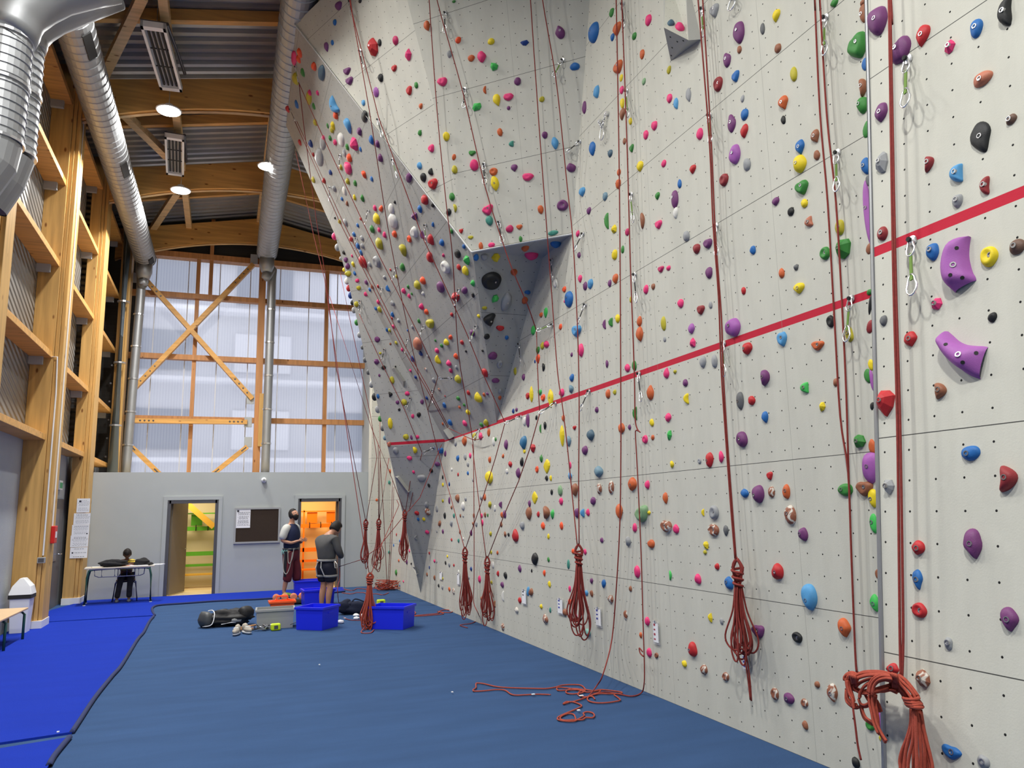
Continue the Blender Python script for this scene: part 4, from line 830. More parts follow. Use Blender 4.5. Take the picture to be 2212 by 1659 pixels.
# shoes
for (px, py), lab in (((511, 1374), 'left beige climbing trainer in front of the black duffel bag'), ((533, 1371), 'right beige trainer in front of the black duffel bag')):
    c_ = atZ(px, py); SB = mat('beige_suede', (.42, .38, .32), .8, 0, .2, 20); t = thing('trainer', lab, 'shoe', tuple(c_), 'pair of beige trainers'); a_ = V((-.25, -1, 0)).normalized(); s_ = V((1, -.25, 0)).normalized()
    if px > 520: a_, s_ = V((.4, -1, 0)).normalized(), V((1, .4, 0)).normalized()
    c_ = c_ + V((0, .1, 0))
    MB().ball(c_ + Z * .025, (.048, .14, .026), 16, 6, s_, a_, Z).build('sole', WHITEP, t, smooth=True)
    lumpy(c_ + a_ * .03 + Z * .06, (.045, .115, .045), s_, a_, Z, 3, 16, 10, .05).build('upper', SB, t, smooth=True); lumpy(c_ - a_ * .06 + Z * .09, (.042, .06, .055), s_, a_, Z, 5, 14, 10, .05).build('ankle_cuff', SB, t, smooth=True)
    mb = MB(); [mb.tube([c_ + a_ * (k * .025) - s_ * .03 + Z * .105, c_ + a_ * (k * .025) + s_ * .03 + Z * .105], .004, 5) for k in range(-1, 4)]; mb.build('laces', PAPER, t)
# wooden brush, quickdraw pile, lime cups, white balls
c_ = atZ(532, 1360); tag(MB().beam(c_ + V((-.12, 0, .03)), c_ + V((.14, .06, .05)), .05, .02).beam(c_ + V((-.1, -.05, .02)), c_ + V((.1, -.06, .02)), .04, .02).build('wooden_brush', mat('tan_wood', (.45, .22, .08), .6)), 'tan wooden brushes lying behind the beige trainers', 'brush')
c_ = atZ(578, 1362); t = thing('carabiner_pile', 'tangled pile of grey carabiners and slings in front of the grey crate', 'carabiners', tuple(c_)); rnd = random.Random(4)
for i in range(11):
    q = c_ + V((rnd.uniform(-.22, .42), rnd.uniform(-.06, .05), rnd.uniform(.015, .09))); a = rnd.uniform(0, 3.1); u_ = V((math.cos(a), math.sin(a) * .5, rnd.uniform(-.6, .6))).normalized(); w_ = basis(u_)[0]
    MB().tube([q + u_ * .05 * math.cos(k) + w_ * .028 * math.sin(k) for k in [j * .63 for j in range(11)]], .006, 5).build('carabiner', DARKSTEEL if i % 2 else STEEL, t)
MB().tube([c_ + V((-.42, .0, .01)), c_ + V((-.3, -.02, .03)), c_ + V((-.2, .02, .02)), c_ + V((-.1, -.02, .05)), c_ + V((.0, 0, .03))], .01, 6, smooth=4).build('sling', SLING, t)
for (px, py), s, lab in (((595, 1362), .07, 'lime green cup shaped belay device lying before the grey crate'), ((823, 1308), .075, 'lime green block behind the lone blue crate')):
    c_ = atZ(px, py); t = thing('lime_block', lab, 'block', tuple(c_)); MB().obox(c_ + Z * s * .75, X_, Y_, Z, s, s * .7, s * .7).build('block', LIME, t, bevel=.02); MB().obox(c_ + Z * s * .75 - Y_ * s * .72, X_, Y_, Z, s * .4, .004, s * .35).build('dark_inset', DARKSTEEL, t)
for i, ((px, py), s, lab) in enumerate((((769, 1332), .045, 'white chalk ball nearest the navy duffel bag'), ((770, 1338), .04, 'small white chalk ball just below another near the navy bag'), ((790, 1337), .09, 'large flattened white chalk bag at the foot of the hanging bundle'), ((735, 1347), .05, 'white chalk ball lying alone right of the front blue crate'))):
    c_ = atZ(px, py); t = thing('chalk_ball', lab, 'chalk ball', tuple(c_), 'white chalk balls on the carpet'); lumpy(c_ + Z * s * .5, (s * 1.2, s, s * .6), X_, Y_, Z, i, 14, 10, .12).build('bag', PAPER, t, smooth=True); MB().lathe(c_ + Z * s * .9, Z, [(s * .2, 0), (s * .3, .012)], 8).build('tie', PAPER, t)
rnd = random.Random(9)
mb = MB()
for (px, py) in ((1241, 1400), (296, 1386), (125, 1587), (900, 1286), (1406, 1498), (1440, 1511), (1256, 1508), (977, 1500), (1152, 1505), (745, 1338), (690, 1440), (1250, 1540)):
    c_ = atZ(px, py); mb.obox(c_ + Z * .022, X_, Y_, Z, .014 * rnd.uniform(.5, 1.5), .01, .003)
tag(mb.build('paper_scraps', PAPER), 'tiny white scraps of tape scattered over the blue floor', 'litter', kind='stuff')

# ---------------------------------------------------------------- climbing holds: x y w h colour shape
HOLDS = '''
921 55 15 21 og t;980 3 10 6 gr b;989 86 13 13 or b;1060 89 14 14 ye b;1132 92 18 13 nv p;1209 68 21 27 pu u;1280 70 25 35 bl e;970 116 11 16 gy b;1017 125 14 14 og b;1039 122 19 24 pk t
1066 143 17 20 lg p;1241 143 20 16 bl b;954 174 21 22 pk j;1117 175 14 17 pu b;1047 194 10 17 og c;1072 215 17 25 ye t;1097 207 20 19 pk j;1029 230 22 17 lg p;1170 214 11 12 yg b;1098 233 8 8 pu b
1287 199 15 24 lb t;1261 232 10 25 pu e;908 229 9 10 og b;906 287 9 11 gr b;1079 285 12 16 og b;1176 291 12 15 pu b;963 294 15 18 ye b;930 319 14 18 pk j;1105 310 16 12 te c;1198 309 15 25 lb t
1278 321 15 28 bl t;1019 329 15 13 gr j;980 339 9 13 og b;1023 356 19 23 pk e;981 366 13 17 yg b;905 358 11 14 lb b;1065 370 17 16 og d;1110 362 15 14 pu t;1068 396 19 29 ye t;1139 380 22 20 pk j
1233 361 20 19 pu u;930 371 15 14 bk c;913 383 14 17 bk b;933 395 21 25 rd j;916 433 18 20 rd t;934 443 8 10 bk b;906 452 10 13 bl b;975 425 12 16 gr b;982 449 10 16 yg c;968 458 12 13 bk b
1256 414 15 18 lb t;1214 443 23 22 pu d;1052 451 23 23 pk j;1056 476 16 19 te b;1167 452 13 17 og b;1271 455 10 14 pu b;934 485 11 9 bl j;1100 494 16 15 pd b;1121 489 13 12 og j;995 498 9 11 rd j
1016 512 11 9 yg j;974 500 7 10 gr b;1194 503 21 10 te e;1124 516 8 12 gr b;1038 531 10 15 og b;1061 529 14 10 pk e;1247 505 9 13 pk t;953 525 12 14 bl t;929 519 14 20 rd t;912 509 13 16 pu c
927 557 15 20 rd t;957 552 6 8 pd b;1001 533 8 9 bl b;987 549 11 17 bk e;1006 562 18 18 lg p;1029 557 11 15 bl b;1047 556 14 15 gy b;1072 558 20 18 ye p;1135 538 14 12 og b;1148 554 24 13 pk e
1200 529 18 12 bl b;1250 551 8 12 pu b;990 578 8 13 rd t;1111 589 14 14 og b;1063 609 40 36 bk d;1140 632 12 9 bl b;1070 647 17 17 lg p;1094 654 20 40 gy e;1134 650 12 16 og b;1047 666 10 8 yg b
1033 683 7 8 ye b;1060 692 32 27 bk c;1081 709 16 14 rd j;1052 728 12 12 bk d;1095 730 8 9 bl b;1065 770 19 16 pu b;1080 788 12 17 gy d;1198 612 9 17 wh e;1218 625 9 12 or b;1227 646 19 32 bl e
1219 651 4 6 pk b;1252 602 10 15 pk t;1263 618 10 17 pu e;1274 613 13 18 lb b;1316 612 9 14 pu e;1328 602 14 19 og t;1326 550 14 19 ye b;1344 539 8 16 gr b;1394 625 12 18 pk e;1362 647 6 13 yg b
1021 638 7 9 bk b;1020 612 10 12 lg p;1004 586 12 19 ye t;1168 680 9 10 og b;1178 675 9 21 lg t;1151 713 11 17 lg b;1210 706 8 11 or b;1243 712 21 28 lb j;1305 701 10 18 pu c;1319 696 13 17 gr c
1333 688 11 17 ye b;1380 694 12 20 og e;1380 722 17 29 og t;1179 744 12 15 pk p;1171 747 9 14 yg b;1161 756 9 13 gr b;1253 757 15 26 pk t;1234 766 6 9 pu b;1161 775 10 17 or t;1155 781 4 7 nv b
1173 793 9 16 bk c;1310 786 9 16 pu c;1354 795 12 16 pk b;1369 790 11 20 gr e;1019 720 13 14 pu b;1112 802 7 15 yg e;1130 815 8 13 pu t;1139 854 9 17 rd j;1147 852 9 33 ye l;1165 846 10 14 lg j
1172 859 11 13 or d;1188 860 14 36 ye l;1212 848 15 15 pk b;1234 816 11 14 bl b;1232 840 15 16 st c;1312 851 12 17 og b;1327 847 8 11 yg b;1403 848 17 28 og u;1108 888 6 10 nv b;1115 885 6 8 pu b
1132 910 9 17 wh e;1139 908 9 27 pu e;1158 902 6 9 bk b;1167 926 6 18 gr c;1176 919 9 16 bk c;1288 885 9 11 pu b;1216 903 8 13 og b;1240 923 10 10 rd j;1213 941 12 40 ye l;1274 940 18 22 sd t
1341 925 15 20 og b;1359 923 8 11 pu t;1371 893 13 26 gr c;1407 913 10 15 ye b;1442 902 14 18 pk t;1445 939 12 21 lg p;1392 949 13 17 pk d;1409 945 8 11 og b;1438 806 14 20 pk u;1457 803 9 10 yg p
1129 956 17 25 sb t;1092 961 10 19 pu t;1132 975 8 8 ye d;1150 968 12 20 rd p;1086 985 6 8 og b;1101 1003 9 13 rd p;1126 998 9 20 bk p;1168 991 8 15 gr p;1180 1007 16 28 ye l;1159 1014 8 13 or d
1094 1018 7 10 wh b;1118 1021 11 19 pu u;1227 953 12 21 st t;1262 973 14 19 pu t;1291 1019 20 23 st t;1231 1005 6 13 pk b;1230 1028 11 14 lb c;1180 1033 7 11 bk b;1189 1033 6 11 ye b;1450 1003 12 14 ye c
952 974 13 12 bl b;961 980 6 11 pu b;944 1003 11 10 pu b;931 1017 8 9 bk b;926 1049 6 8 bk b;988 990 8 12 bl t;1004 987 7 12 gy b;1015 984 6 11 pk b;1010 1003 6 10 gy b;975 1014 5 7 wh b
989 1025 4 8 rd b;1010 1022 5 8 bl b;956 1031 4 8 bk b;1057 993 7 13 og b;1055 1031 17 25 ye b;956 1047 5 8 ye b;970 1046 4 8 nv b;1021 1037 4 7 gy b;987 1076 10 16 br b;1005 1078 6 8 gy b
999 1093 9 17 wh e;970 1081 5 14 pu e;956 1082 6 7 yg b;1039 1075 8 10 gy b;1046 1074 7 14 og b;1057 1090 14 13 yg c;1068 1098 6 12 wh b;1081 1090 10 12 pu c;1191 1063 6 12 bk b;1209 1060 11 20 sg b
1154 1075 14 24 ye l;1211 1083 9 15 pk e;1240 1058 17 24 br t;1293 1056 14 23 cr c;1319 1053 13 27 cr e;1280 1082 13 15 pu b;1143 1088 7 14 pu t;1141 1109 14 26 br t;1162 1111 7 11 rd b;1178 1107 20 25 br c
1192 1110 9 20 lg p;1245 1108 12 18 pu b;1258 1108 13 17 lb c;1269 1107 9 14 pk b;1083 1112 6 12 og b;1089 1111 8 16 pu b;1040 1114 5 9 pk b;1047 1112 6 10 br b;1053 1113 4 7 gr b;960 1114 6 13 bk e
980 1114 5 9 te b;994 1114 4 7 br b;1000 1115 4 6 gy b;949 1131 9 11 br b;974 1131 8 11 gy t;943 1099 6 14 gy b;975 1096 6 7 br b;1023 1114 5 10 br b;1028 1132 6 10 gy b;1021 1131 5 7 br b
1041 1129 6 13 pk b;1082 1133 6 11 br b;1127 1135 12 15 gy b;1172 1136 9 14 or b;1212 1136 8 16 or b;1112 1157 15 26 rd u;1090 1154 8 11 br c;1098 1155 5 8 bk b;1059 1153 7 9 yg b;1017 1151 6 12 pu b
943 1148 4 6 gy b;956 1148 5 9 pu b;975 1166 4 7 rd b;990 1168 5 8 te b;1000 1164 4 6 wh b;993 1149 5 8 br b;1184 1159 6 11 ye b;1299 1167 8 11 pu b;1074 1194 5 8 og b;1060 1193 6 8 yg b
1154 1208 16 24 bk t;1184 1209 6 10 gr b;1227 1219 7 19 te e;1122 1228 8 15 pu u;1148 1233 4 8 bk b;1175 1238 7 12 or t;1091 1243 8 14 bk b;1075 1239 6 11 rd b;1035 1251 7 14 pk e;1064 1220 6 14 wh b
1017 1229 5 9 nv b;990 1235 4 7 wh b;980 1221 4 6 rd b;970 1220 5 9 gy b;962 1216 4 8 bk b;966 1202 4 6 ye b;938 1212 5 7 pk b;927 1195 4 6 rd b;943 1214 3 5 gy b;927 1226 3 7 nv b
922 1241 4 8 br b;938 1248 5 10 br b;956 1250 4 6 yg b;1263 1192 7 12 pk b;1237 1191 7 11 or b;1277 1255 8 11 pu t;1303 1261 10 18 bl t;1186 1262 7 13 ye b;1084 1263 8 12 pu b;1061 1258 5 8 yg b
1086 1288 8 20 wh c;1122 1297 8 13 rd t;1146 1279 15 14 br b;1140 1277 7 20 lb b;1168 1310 7 13 ye p;1188 1318 5 12 te b;1115 1318 10 12 cr t;1177 1337 13 18 cr u;1085 1354 8 15 cr b;1230 1272 6 13 pk e
1241 1276 7 14 cr b;1230 1300 8 12 or b;1219 1323 11 14 br b;1277 1282 8 13 br b;1266 1281 8 12 lb b;1244 1332 6 12 pk b;1268 1367 14 17 mt t;1317 1294 13 18 cr p;1068 1304 7 12 br c;1055 1278 5 8 og b
979 1277 6 13 cr b;970 1273 5 9 og b;955 1269 5 8 gy b;947 1265 5 7 bk b;1012 1248 4 7 gy b;1039 1293 8 8 br c;1364 1046 20 27 og t;1397 1047 12 16 pk b;1436 1076 13 22 og t;1336 1105 17 29 og t
1383 1107 31 38 sg j;1401 1108 8 9 ye p;1437 1135 25 30 cr j;1459 1143 14 18 pk b;1370 1140 11 17 pk b;1355 1169 16 20 gy c;1405 1175 17 17 og e;1518 1107 9 15 ye c;1540 1107 22 29 gy d;1539 1145 27 24 cr d
1567 1146 12 22 dg t;1523 1177 13 20 ye p;1522 1193 9 10 yg t;1548 1224 11 14 rd b;1375 1235 14 25 pk e;1447 1243 9 19 lg c;1506 1251 16 20 pk b;1573 1260 20 26 bl b;1361 1272 8 11 br b;1607 1066 19 18 bl t
1635 1067 29 34 pu e;1665 1063 16 22 cr e;1661 1026 15 19 rd j;1677 1235 27 33 rd b;1531 993 17 31 rd b;1556 987 15 24 pk c;1510 996 9 11 gy d;1350 1329 9 20 cr e;1397 1342 12 17 pk b;1401 1410 12 19 pk e
1417 1416 16 11 cr d;1383 1372 8 15 og p;1494 1403 22 28 rd b;1533 1334 12 20 ye p;1558 1342 9 13 gy b;1635 1361 30 30 pu j;1477 1434 12 14 ye b;1519 1447 17 21 cr t;1566 1462 17 17 cr d;1672 1499 19 24 cr d
1320 27 11 16 gr b;1399 43 15 21 pk e;1331 62 19 25 og t;1322 80 10 14 bl b;1369 78 11 14 gr b;1386 117 11 19 og e;1333 143 22 26 og j;1341 168 8 14 ye b;1444 151 10 15 yg b;1390 176 9 13 sg b
1342 194 10 15 pk b;1343 223 10 20 ye b;1343 246 13 23 br t;1361 262 8 14 ye b;1445 212 13 17 pk b;1459 224 12 23 lb t;1486 205 11 27 gy t;1412 271 14 18 pk b;1394 291 12 17 pk b;1510 289 16 22 pk e
1541 20 21 29 gy j;1594 69 25 42 pu e;1596 107 11 15 br b;1569 128 17 30 pu u;1587 163 18 24 bl j;1549 181 21 28 dr d;1603 213 9 14 gy b;1607 247 17 22 bl b;1579 265 16 35 pu u;1606 283 18 26 rd t
1317 331 11 15 sd b;1348 305 8 13 br b;1363 319 11 17 gr j;1381 359 15 21 ye t;1433 353 11 14 pk b;1495 365 15 17 rd t;1336 372 9 14 og b;1334 397 13 18 og b;1306 424 12 15 st b;1467 397 10 17 bl b
1419 423 11 15 gr t;1456 430 16 36 pu e;1458 460 12 23 wh t;1585 333 26 36 vi e;1612 355 17 25 gy b;1562 388 21 23 dr d;1310 477 13 34 gr c;1325 495 14 18 ye p;1354 501 10 15 pd b;1386 476 14 31 br c
1421 483 16 20 pk j;1481 510 16 20 gy b;1503 537 17 20 dr b;1527 524 20 24 pu j;1625 540 14 17 bl b;1426 580 14 15 pd j;1443 579 11 10 pk b;1530 589 16 23 pu e;1410 619 9 13 br b;1469 655 14 17 pk b
1512 667 17 23 dr j;1534 659 9 14 gy b;1432 699 12 28 yg e;1492 710 15 21 vi t;1435 733 7 11 gy b;1495 740 15 18 pk p;1580 707 34 36 vi b;1605 628 11 15 rd b;1517 782 15 25 gy t;1542 780 14 27 gy e
1612 752 22 24 rd b;1649 815 28 32 pu c;1479 827 12 15 pu b;1482 861 16 20 ye c;1597 865 17 36 dg e;1622 865 17 18 rd b;1651 901 17 22 bl t;1600 949 26 31 pu e;1738 837 32 22 lg c;1804 826 12 17 br b
1775 878 16 21 ye p;1675 33 18 23 ye t;1646 62 11 23 dg e;1679 104 15 18 br b;1801 6 18 16 gr t;1862 5 12 10 br b;1863 28 16 35 br e;1892 43 46 53 pu b;1943 107 43 50 pu b;1848 95 44 55 gr j
1868 138 12 26 bl b;1861 187 26 34 br c;1861 226 26 32 gr b;1872 279 12 33 gr b;1901 242 29 39 pu t;1991 75 31 42 rd t;2107 60 30 36 bl e;2050 100 26 29 pk p;2171 25 46 56 bk c;2120 169 42 29 sa e
2183 257 24 21 db b;2116 296 30 64 bk t;2003 352 31 30 dr c;2066 373 43 38 lb c;2127 400 33 37 dr c;2066 433 26 26 gy b;1713 160 16 29 yg e;1690 221 23 26 og t;1691 259 11 17 bk b;1759 294 21 25 br t
1726 317 21 29 bl t;1763 335 15 19 br b;1725 353 29 35 ye b;1729 402 30 32 gr j;1736 439 16 17 ye b;1674 435 17 17 pu t;1707 457 15 17 bk b;1868 358 20 32 bl b;1902 350 30 46 gy p;1875 390 8 22 dg b
1873 460 18 124 vi e;1747 479 31 20 sa c;1812 491 22 29 yg e;1817 537 40 40 gr p;1780 547 24 25 gr d;1718 578 12 14 dg p;1687 590 14 19 og b;1724 622 24 22 ye t;1904 504 25 28 dr e;1876 537 10 22 br b
2012 543 31 33 bl b;2075 571 67 122 vi C;2133 553 41 41 ye d;2195 532 36 31 db e;2021 656 26 28 pk p;2142 685 21 21 bk b;1964 732 32 29 rd t;2086 768 102 104 vi D;2026 843 40 32 br c;1792 694 19 24 bk d
1833 722 17 30 yg b;1877 631 13 12 gr b;1878 706 12 26 dr b;1879 658 9 38 bk b;1687 729 22 36 lb j;1764 744 27 23 og j;1907 692 18 21 dg e;1880 788 10 22 ye b;1873 812 12 28 gr b;1882 820 10 42 vi b
1907 868 46 56 rd p;1883 877 8 16 bk b;1854 953 29 28 gr p;1883 965 13 29 og b;1878 1009 30 64 vi b;2094 978 43 29 bl e;2170 1033 57 52 dr c;1917 1051 28 34 gy p;1824 1058 34 24 gr e;1864 1052 39 34 br j
1884 1075 20 36 ye b;1697 1062 18 28 og e;1705 1113 26 39 cr e;1733 1154 22 27 pu b;1886 1131 17 39 lg e;1981 1183 30 30 rd t;2098 1174 46 57 pu t;1980 1251 24 38 bl t;1745 1289 35 53 lb e;1895 1240 7 21 br b
1888 1303 23 33 lg t;1983 1318 34 30 rd d;2177 1337 42 48 pu t;2047 1390 21 25 gy b;1821 1356 31 36 og t;1720 1377 23 22 bk d;1989 1465 40 36 cr p;1764 1479 13 14 br b;1796 1497 26 36 cr t;1702 1509 25 22 pu e
1736 1519 18 17 cr d;1738 1567 14 18 br b;1878 1567 22 22 gr d;1900 1555 10 38 vi b;2052 1622 42 32 bl j;2122 1645 28 27 gy b;1847 1648 19 22 bk b;1926 1444 28 24 rd u;1901 1595 7 12 yg b
730 12 15 16 pu b;722 48 9 11 bl b;704 101 10 19 pu t;717 92 7 10 bl b;777 2 12 8 bk b;803 101 24 38 rd p;819 92 9 13 bk b;853 87 13 17 pd b;880 118 14 24 pk p;850 146 12 15 rd j
821 168 12 16 bk b;748 152 16 16 pu j;753 173 16 18 pu j;882 194 14 20 rd j;898 184 9 12 gr b;811 199 12 20 vi e;784 222 8 12 lb b;646 115 13 15 or b;634 126 10 18 pk e;644 128 11 13 or b
677 144 13 15 or b;693 158 14 20 sd e;653 157 8 14 gr b;637 171 14 21 yg b;668 201 8 11 pk b;685 201 8 9 pk b;666 212 10 18 yg e;720 228 20 29 lb c;640 226 8 13 bl b;677 230 6 11 gr b
724 250 13 15 or t;620 235 9 14 rd b;786 252 10 17 bk e;680 265 12 12 yg b;718 272 13 13 ye b;716 281 11 12 yg b;707 272 5 8 gr b;749 271 15 28 lb c;775 285 12 15 pu t;801 303 10 15 bl b
814 312 13 14 pu t;763 313 17 25 pk p;723 308 9 11 pk b;735 302 9 22 wh e;712 299 8 10 gr b;698 299 7 11 pk b;696 309 9 19 gy e;749 318 8 11 gr b;778 323 5 9 bl b;670 311 10 14 nv b
647 308 7 11 rd b;676 334 7 8 rd b;688 341 11 27 gy e;743 331 6 13 gy b;753 342 13 16 or b;750 363 14 25 pk u;735 362 12 11 yg b;713 373 11 10 nv b;785 377 15 15 or c;820 342 12 15 pu b
802 387 6 10 bl b;882 384 11 16 pu e;676 389 8 12 yg b;699 391 9 11 rd b;750 392 11 12 yg b;766 396 7 12 gr b;743 413 7 14 wh b;721 408 10 12 gy b;765 427 13 10 ye b;782 429 9 12 gr b
738 430 9 8 bl b;749 440 8 9 br b;809 450 10 11 pk b;822 451 15 10 or e;844 452 9 19 wh e;812 474 14 22 ye t;847 478 14 27 wh e;852 437 7 7 bk b;894 468 17 17 pu p;772 487 8 8 bl b
803 496 11 14 gr b;818 497 8 10 pk b;723 471 5 6 bk b;733 479 8 9 yg b;745 481 8 14 gy b;779 473 6 7 rd b;851 506 12 14 or b;892 501 15 24 wh j;830 508 11 11 pk b;764 507 9 10 bl b
758 517 9 11 rd b;781 515 7 11 gy b;782 532 11 11 gy b;772 532 8 13 bl t;779 546 6 11 bl b;818 528 16 23 yg t;869 540 19 23 yg c;883 517 13 13 or d;782 567 17 24 rd b;812 566 15 23 gy d
798 572 10 10 gy b;743 545 9 9 bk b;760 553 7 6 pk b;746 561 10 10 pu b;750 575 11 12 pu b;762 571 11 11 ye c;766 590 8 9 bl b;751 591 14 11 yg b;771 606 9 8 pk b;774 622 10 9 yg b
790 610 7 11 pu b;803 620 9 9 br b;816 619 7 7 rd b;798 626 6 8 bl b;790 635 10 9 pk b;830 600 10 9 gy b;843 583 4 6 rd b;868 578 9 15 gr e;856 598 6 8 yg b;960 578 18 25 wh d
950 621 14 21 pu e;1002 628 19 13 pu e;982 643 19 22 rd p;837 624 11 13 bl c;912 607 12 16 or b;900 617 17 19 yg t;913 634 7 8 wh b;881 620 6 8 gr b;871 629 9 12 pk b;883 640 9 9 pk b
889 635 5 6 gr b;847 656 10 12 gy b;769 657 11 11 yg b;816 653 10 9 pk b;811 667 7 8 bl b;819 669 9 12 yg b;909 663 11 15 pk p;920 674 14 12 or b;975 680 8 9 rd t;847 680 9 10 bl b
846 688 7 6 rd b;860 693 12 9 gy b;849 706 9 8 pk b;904 694 7 9 gr b;927 698 18 23 yg j;890 707 9 8 gy b;835 713 7 8 bl b;841 714 8 8 yg b;880 714 5 5 bl b;972 729 13 9 or e
814 733 12 11 pu b;855 741 11 8 yg b;843 743 5 5 br b;963 740 15 14 ye b;953 747 8 9 gr b;940 736 7 6 gr b;997 740 8 10 rd b;900 744 16 25 sa e;943 758 9 12 pk t;908 764 7 11 nv b
924 770 7 8 gy b;984 770 14 12 or b;945 778 15 18 ye c;968 786 11 16 pk p;973 801 9 11 pd t;985 794 8 8 gy b;1006 759 6 6 bk b;1042 758 6 6 bk b;890 776 8 12 nv b;868 756 10 7 pk b
821 763 6 5 yg b;812 781 13 13 pu p;828 794 11 8 bk b;854 792 4 4 bk b;819 811 5 6 pu b;846 821 11 14 yg b;886 801 8 7 pk b;897 815 9 8 nv b;919 798 7 7 cr b;936 822 10 10 gy b
988 820 17 18 yg t;1046 806 12 18 rd t;948 842 8 8 cr c;842 852 12 10 bk c;816 856 7 9 bl b;879 850 10 9 pk b;858 869 8 8 pu b;872 869 12 13 yg b;911 868 8 10 pu b;921 860 7 8 nv b
961 856 4 4 rd b;989 861 8 10 gr b;1011 849 10 10 rd b;1031 860 19 21 ye u;1045 853 6 8 og b;1052 851 7 7 pu b;959 876 10 11 bl b;1002 875 7 7 gr b;992 880 7 7 og b;1010 891 11 12 ye b
862 885 6 6 bk b;904 896 9 10 bk b;891 899 7 9 pk b;842 915 11 22 ye e;971 913 10 13 bl b;956 916 5 6 og b;1003 915 9 13 pk b;876 944 12 12 yg b;888 945 6 9 pu b;901 944 8 8 pk b
840 960 8 11 sa b;1039 918 8 10 gr b;1049 914 17 14 yg b;1055 934 7 17 og b;1002 953 11 19 og t;1037 943 9 18 pk p;1024 943 9 15 yg b;1065 954 7 18 wh e;1070 949 5 8 gr b;983 958 7 11 gy b
854 974 12 14 gy e;895 973 13 14 ye c;1071 823 15 11 pu b;1081 846 9 12 gy b;1080 860 7 9 og b;884 990 11 9 pk b;893 1020 6 7 pk b;910 1033 19 14 gy e;921 1091 9 13 gy b;900 1109 10 9 rd b
923 1106 12 15 cr b;903 1122 6 7 bl b;915 1122 7 7 ye b;922 1150 9 8 pk b;898 1162 9 9 gy c;814 1080 5 6 og b;841 1042 5 8 te b;843 1018 4 8 og b;856 1155 3 6 rd b;863 1169 3 6 bl b
841 1193 5 7 te b;878 1214 6 9 pu b;861 1211 5 6 og b;855 1237 6 12 gr t;871 1256 4 5 pk b;884 1190 4 6 pk b;863 1265 3 5 bl b;888 1218 4 5 bk b;874 1148 5 9 ye b;850 1178 3 6 bl b
1450 48 15 14 sd b;1469 56 19 19 pk b
'''
HC = {'pk': ('pink', (.78, .045, .19)), 'pd': ('dark pink', (.52, .03, .13)), 'rd': ('red', (.50, .025, .03)), 'dr': ('dark red', (.28, .03, .035)), 'or': ('bright orange', (.88, .10, .03)), 'og': ('orange', (.58, .12, .035)),
      'br': ('brown', (.30, .115, .06)), 'db': ('dark brown', (.15, .085, .06)), 'sa': ('salmon', (.50, .17, .10)), 'ye': ('yellow', (.80, .62, .02)), 'yg': ('olive yellow', (.48, .42, .03)), 'gr': ('green', (.045, .24, .045)), 'lg': ('bright green', (.06, .50, .10)),
      'sg': ('pale green', (.22, .38, .20)), 'te': ('teal', (.06, .27, .21)), 'mt': ('mint', (.24, .48, .42)), 'bl': ('blue', (.02, .14, .42)), 'lb': ('light blue', (.09, .32, .60)), 'st': ('steel blue', (.16, .27, .34)), 'sd': ('dark steel blue', (.07, .13, .18)), 'sb': ('deep blue', (.04, .17, .32)), 'nv': ('navy', (.012, .05, .24)),
      'pu': ('purple', (.17, .045, .16)), 'vi': ('violet', (.36, .11, .40)), 'bk': ('black', (.016, .017, .018)), 'dg': ('dark grey', (.13, .135, .14)), 'gy': ('grey', (.32, .33, .34)), 'wh': ('white', (.72, .71, .66)), 'cr': ('brown and white', (.42, .30, .24))}
HM = {}
for k, (nm, col) in HC.items():
    if k == 'cr':
        m = bpy.data.materials.new('marbled_resin'); m.use_nodes = True; nt = m.node_tree; b = nt.nodes['Principled BSDF']; b.inputs['Roughness'].default_value = .55
        tc_ = nt.nodes.new('ShaderNodeTexCoord'); n_ = nt.nodes.new('ShaderNodeTexNoise'); n_.inputs['Scale'].default_value = 13; n_.inputs['Distortion'].default_value = 1.; r_ = nt.nodes.new('ShaderNodeValToRGB')
        r_.color_ramp.elements[0].position = .49; r_.color_ramp.elements[0].color = (.28, .095, .05, 1); r_.color_ramp.elements[1].position = .53; r_.color_ramp.elements[1].color = (.66, .62, .55, 1)
        nt.links.new(tc_.outputs['Object'], n_.inputs[0]); nt.links.new(n_.outputs[0], r_.inputs[0]); nt.links.new(r_.outputs[0], b.inputs['Base Color']); HM[k] = m
    else: HM[k] = mat('resin_' + nm.replace(' ', '_'), col, .55, 0, .12, 14, .12, 220, .35)
SHAPE = {'b': 'rounded', 't': 'tapered', 'u': 'horn shaped', 'c': 'curved', 'e': 'oval', 'l': 'long slim', 'p': 'angular', 'd': 'dished', 'j': 'scooped', 'C': 'crescent', 'D': 'crescent'}
BOLT = mat('bolt_metal', (.45, .45, .46), .35, .9)
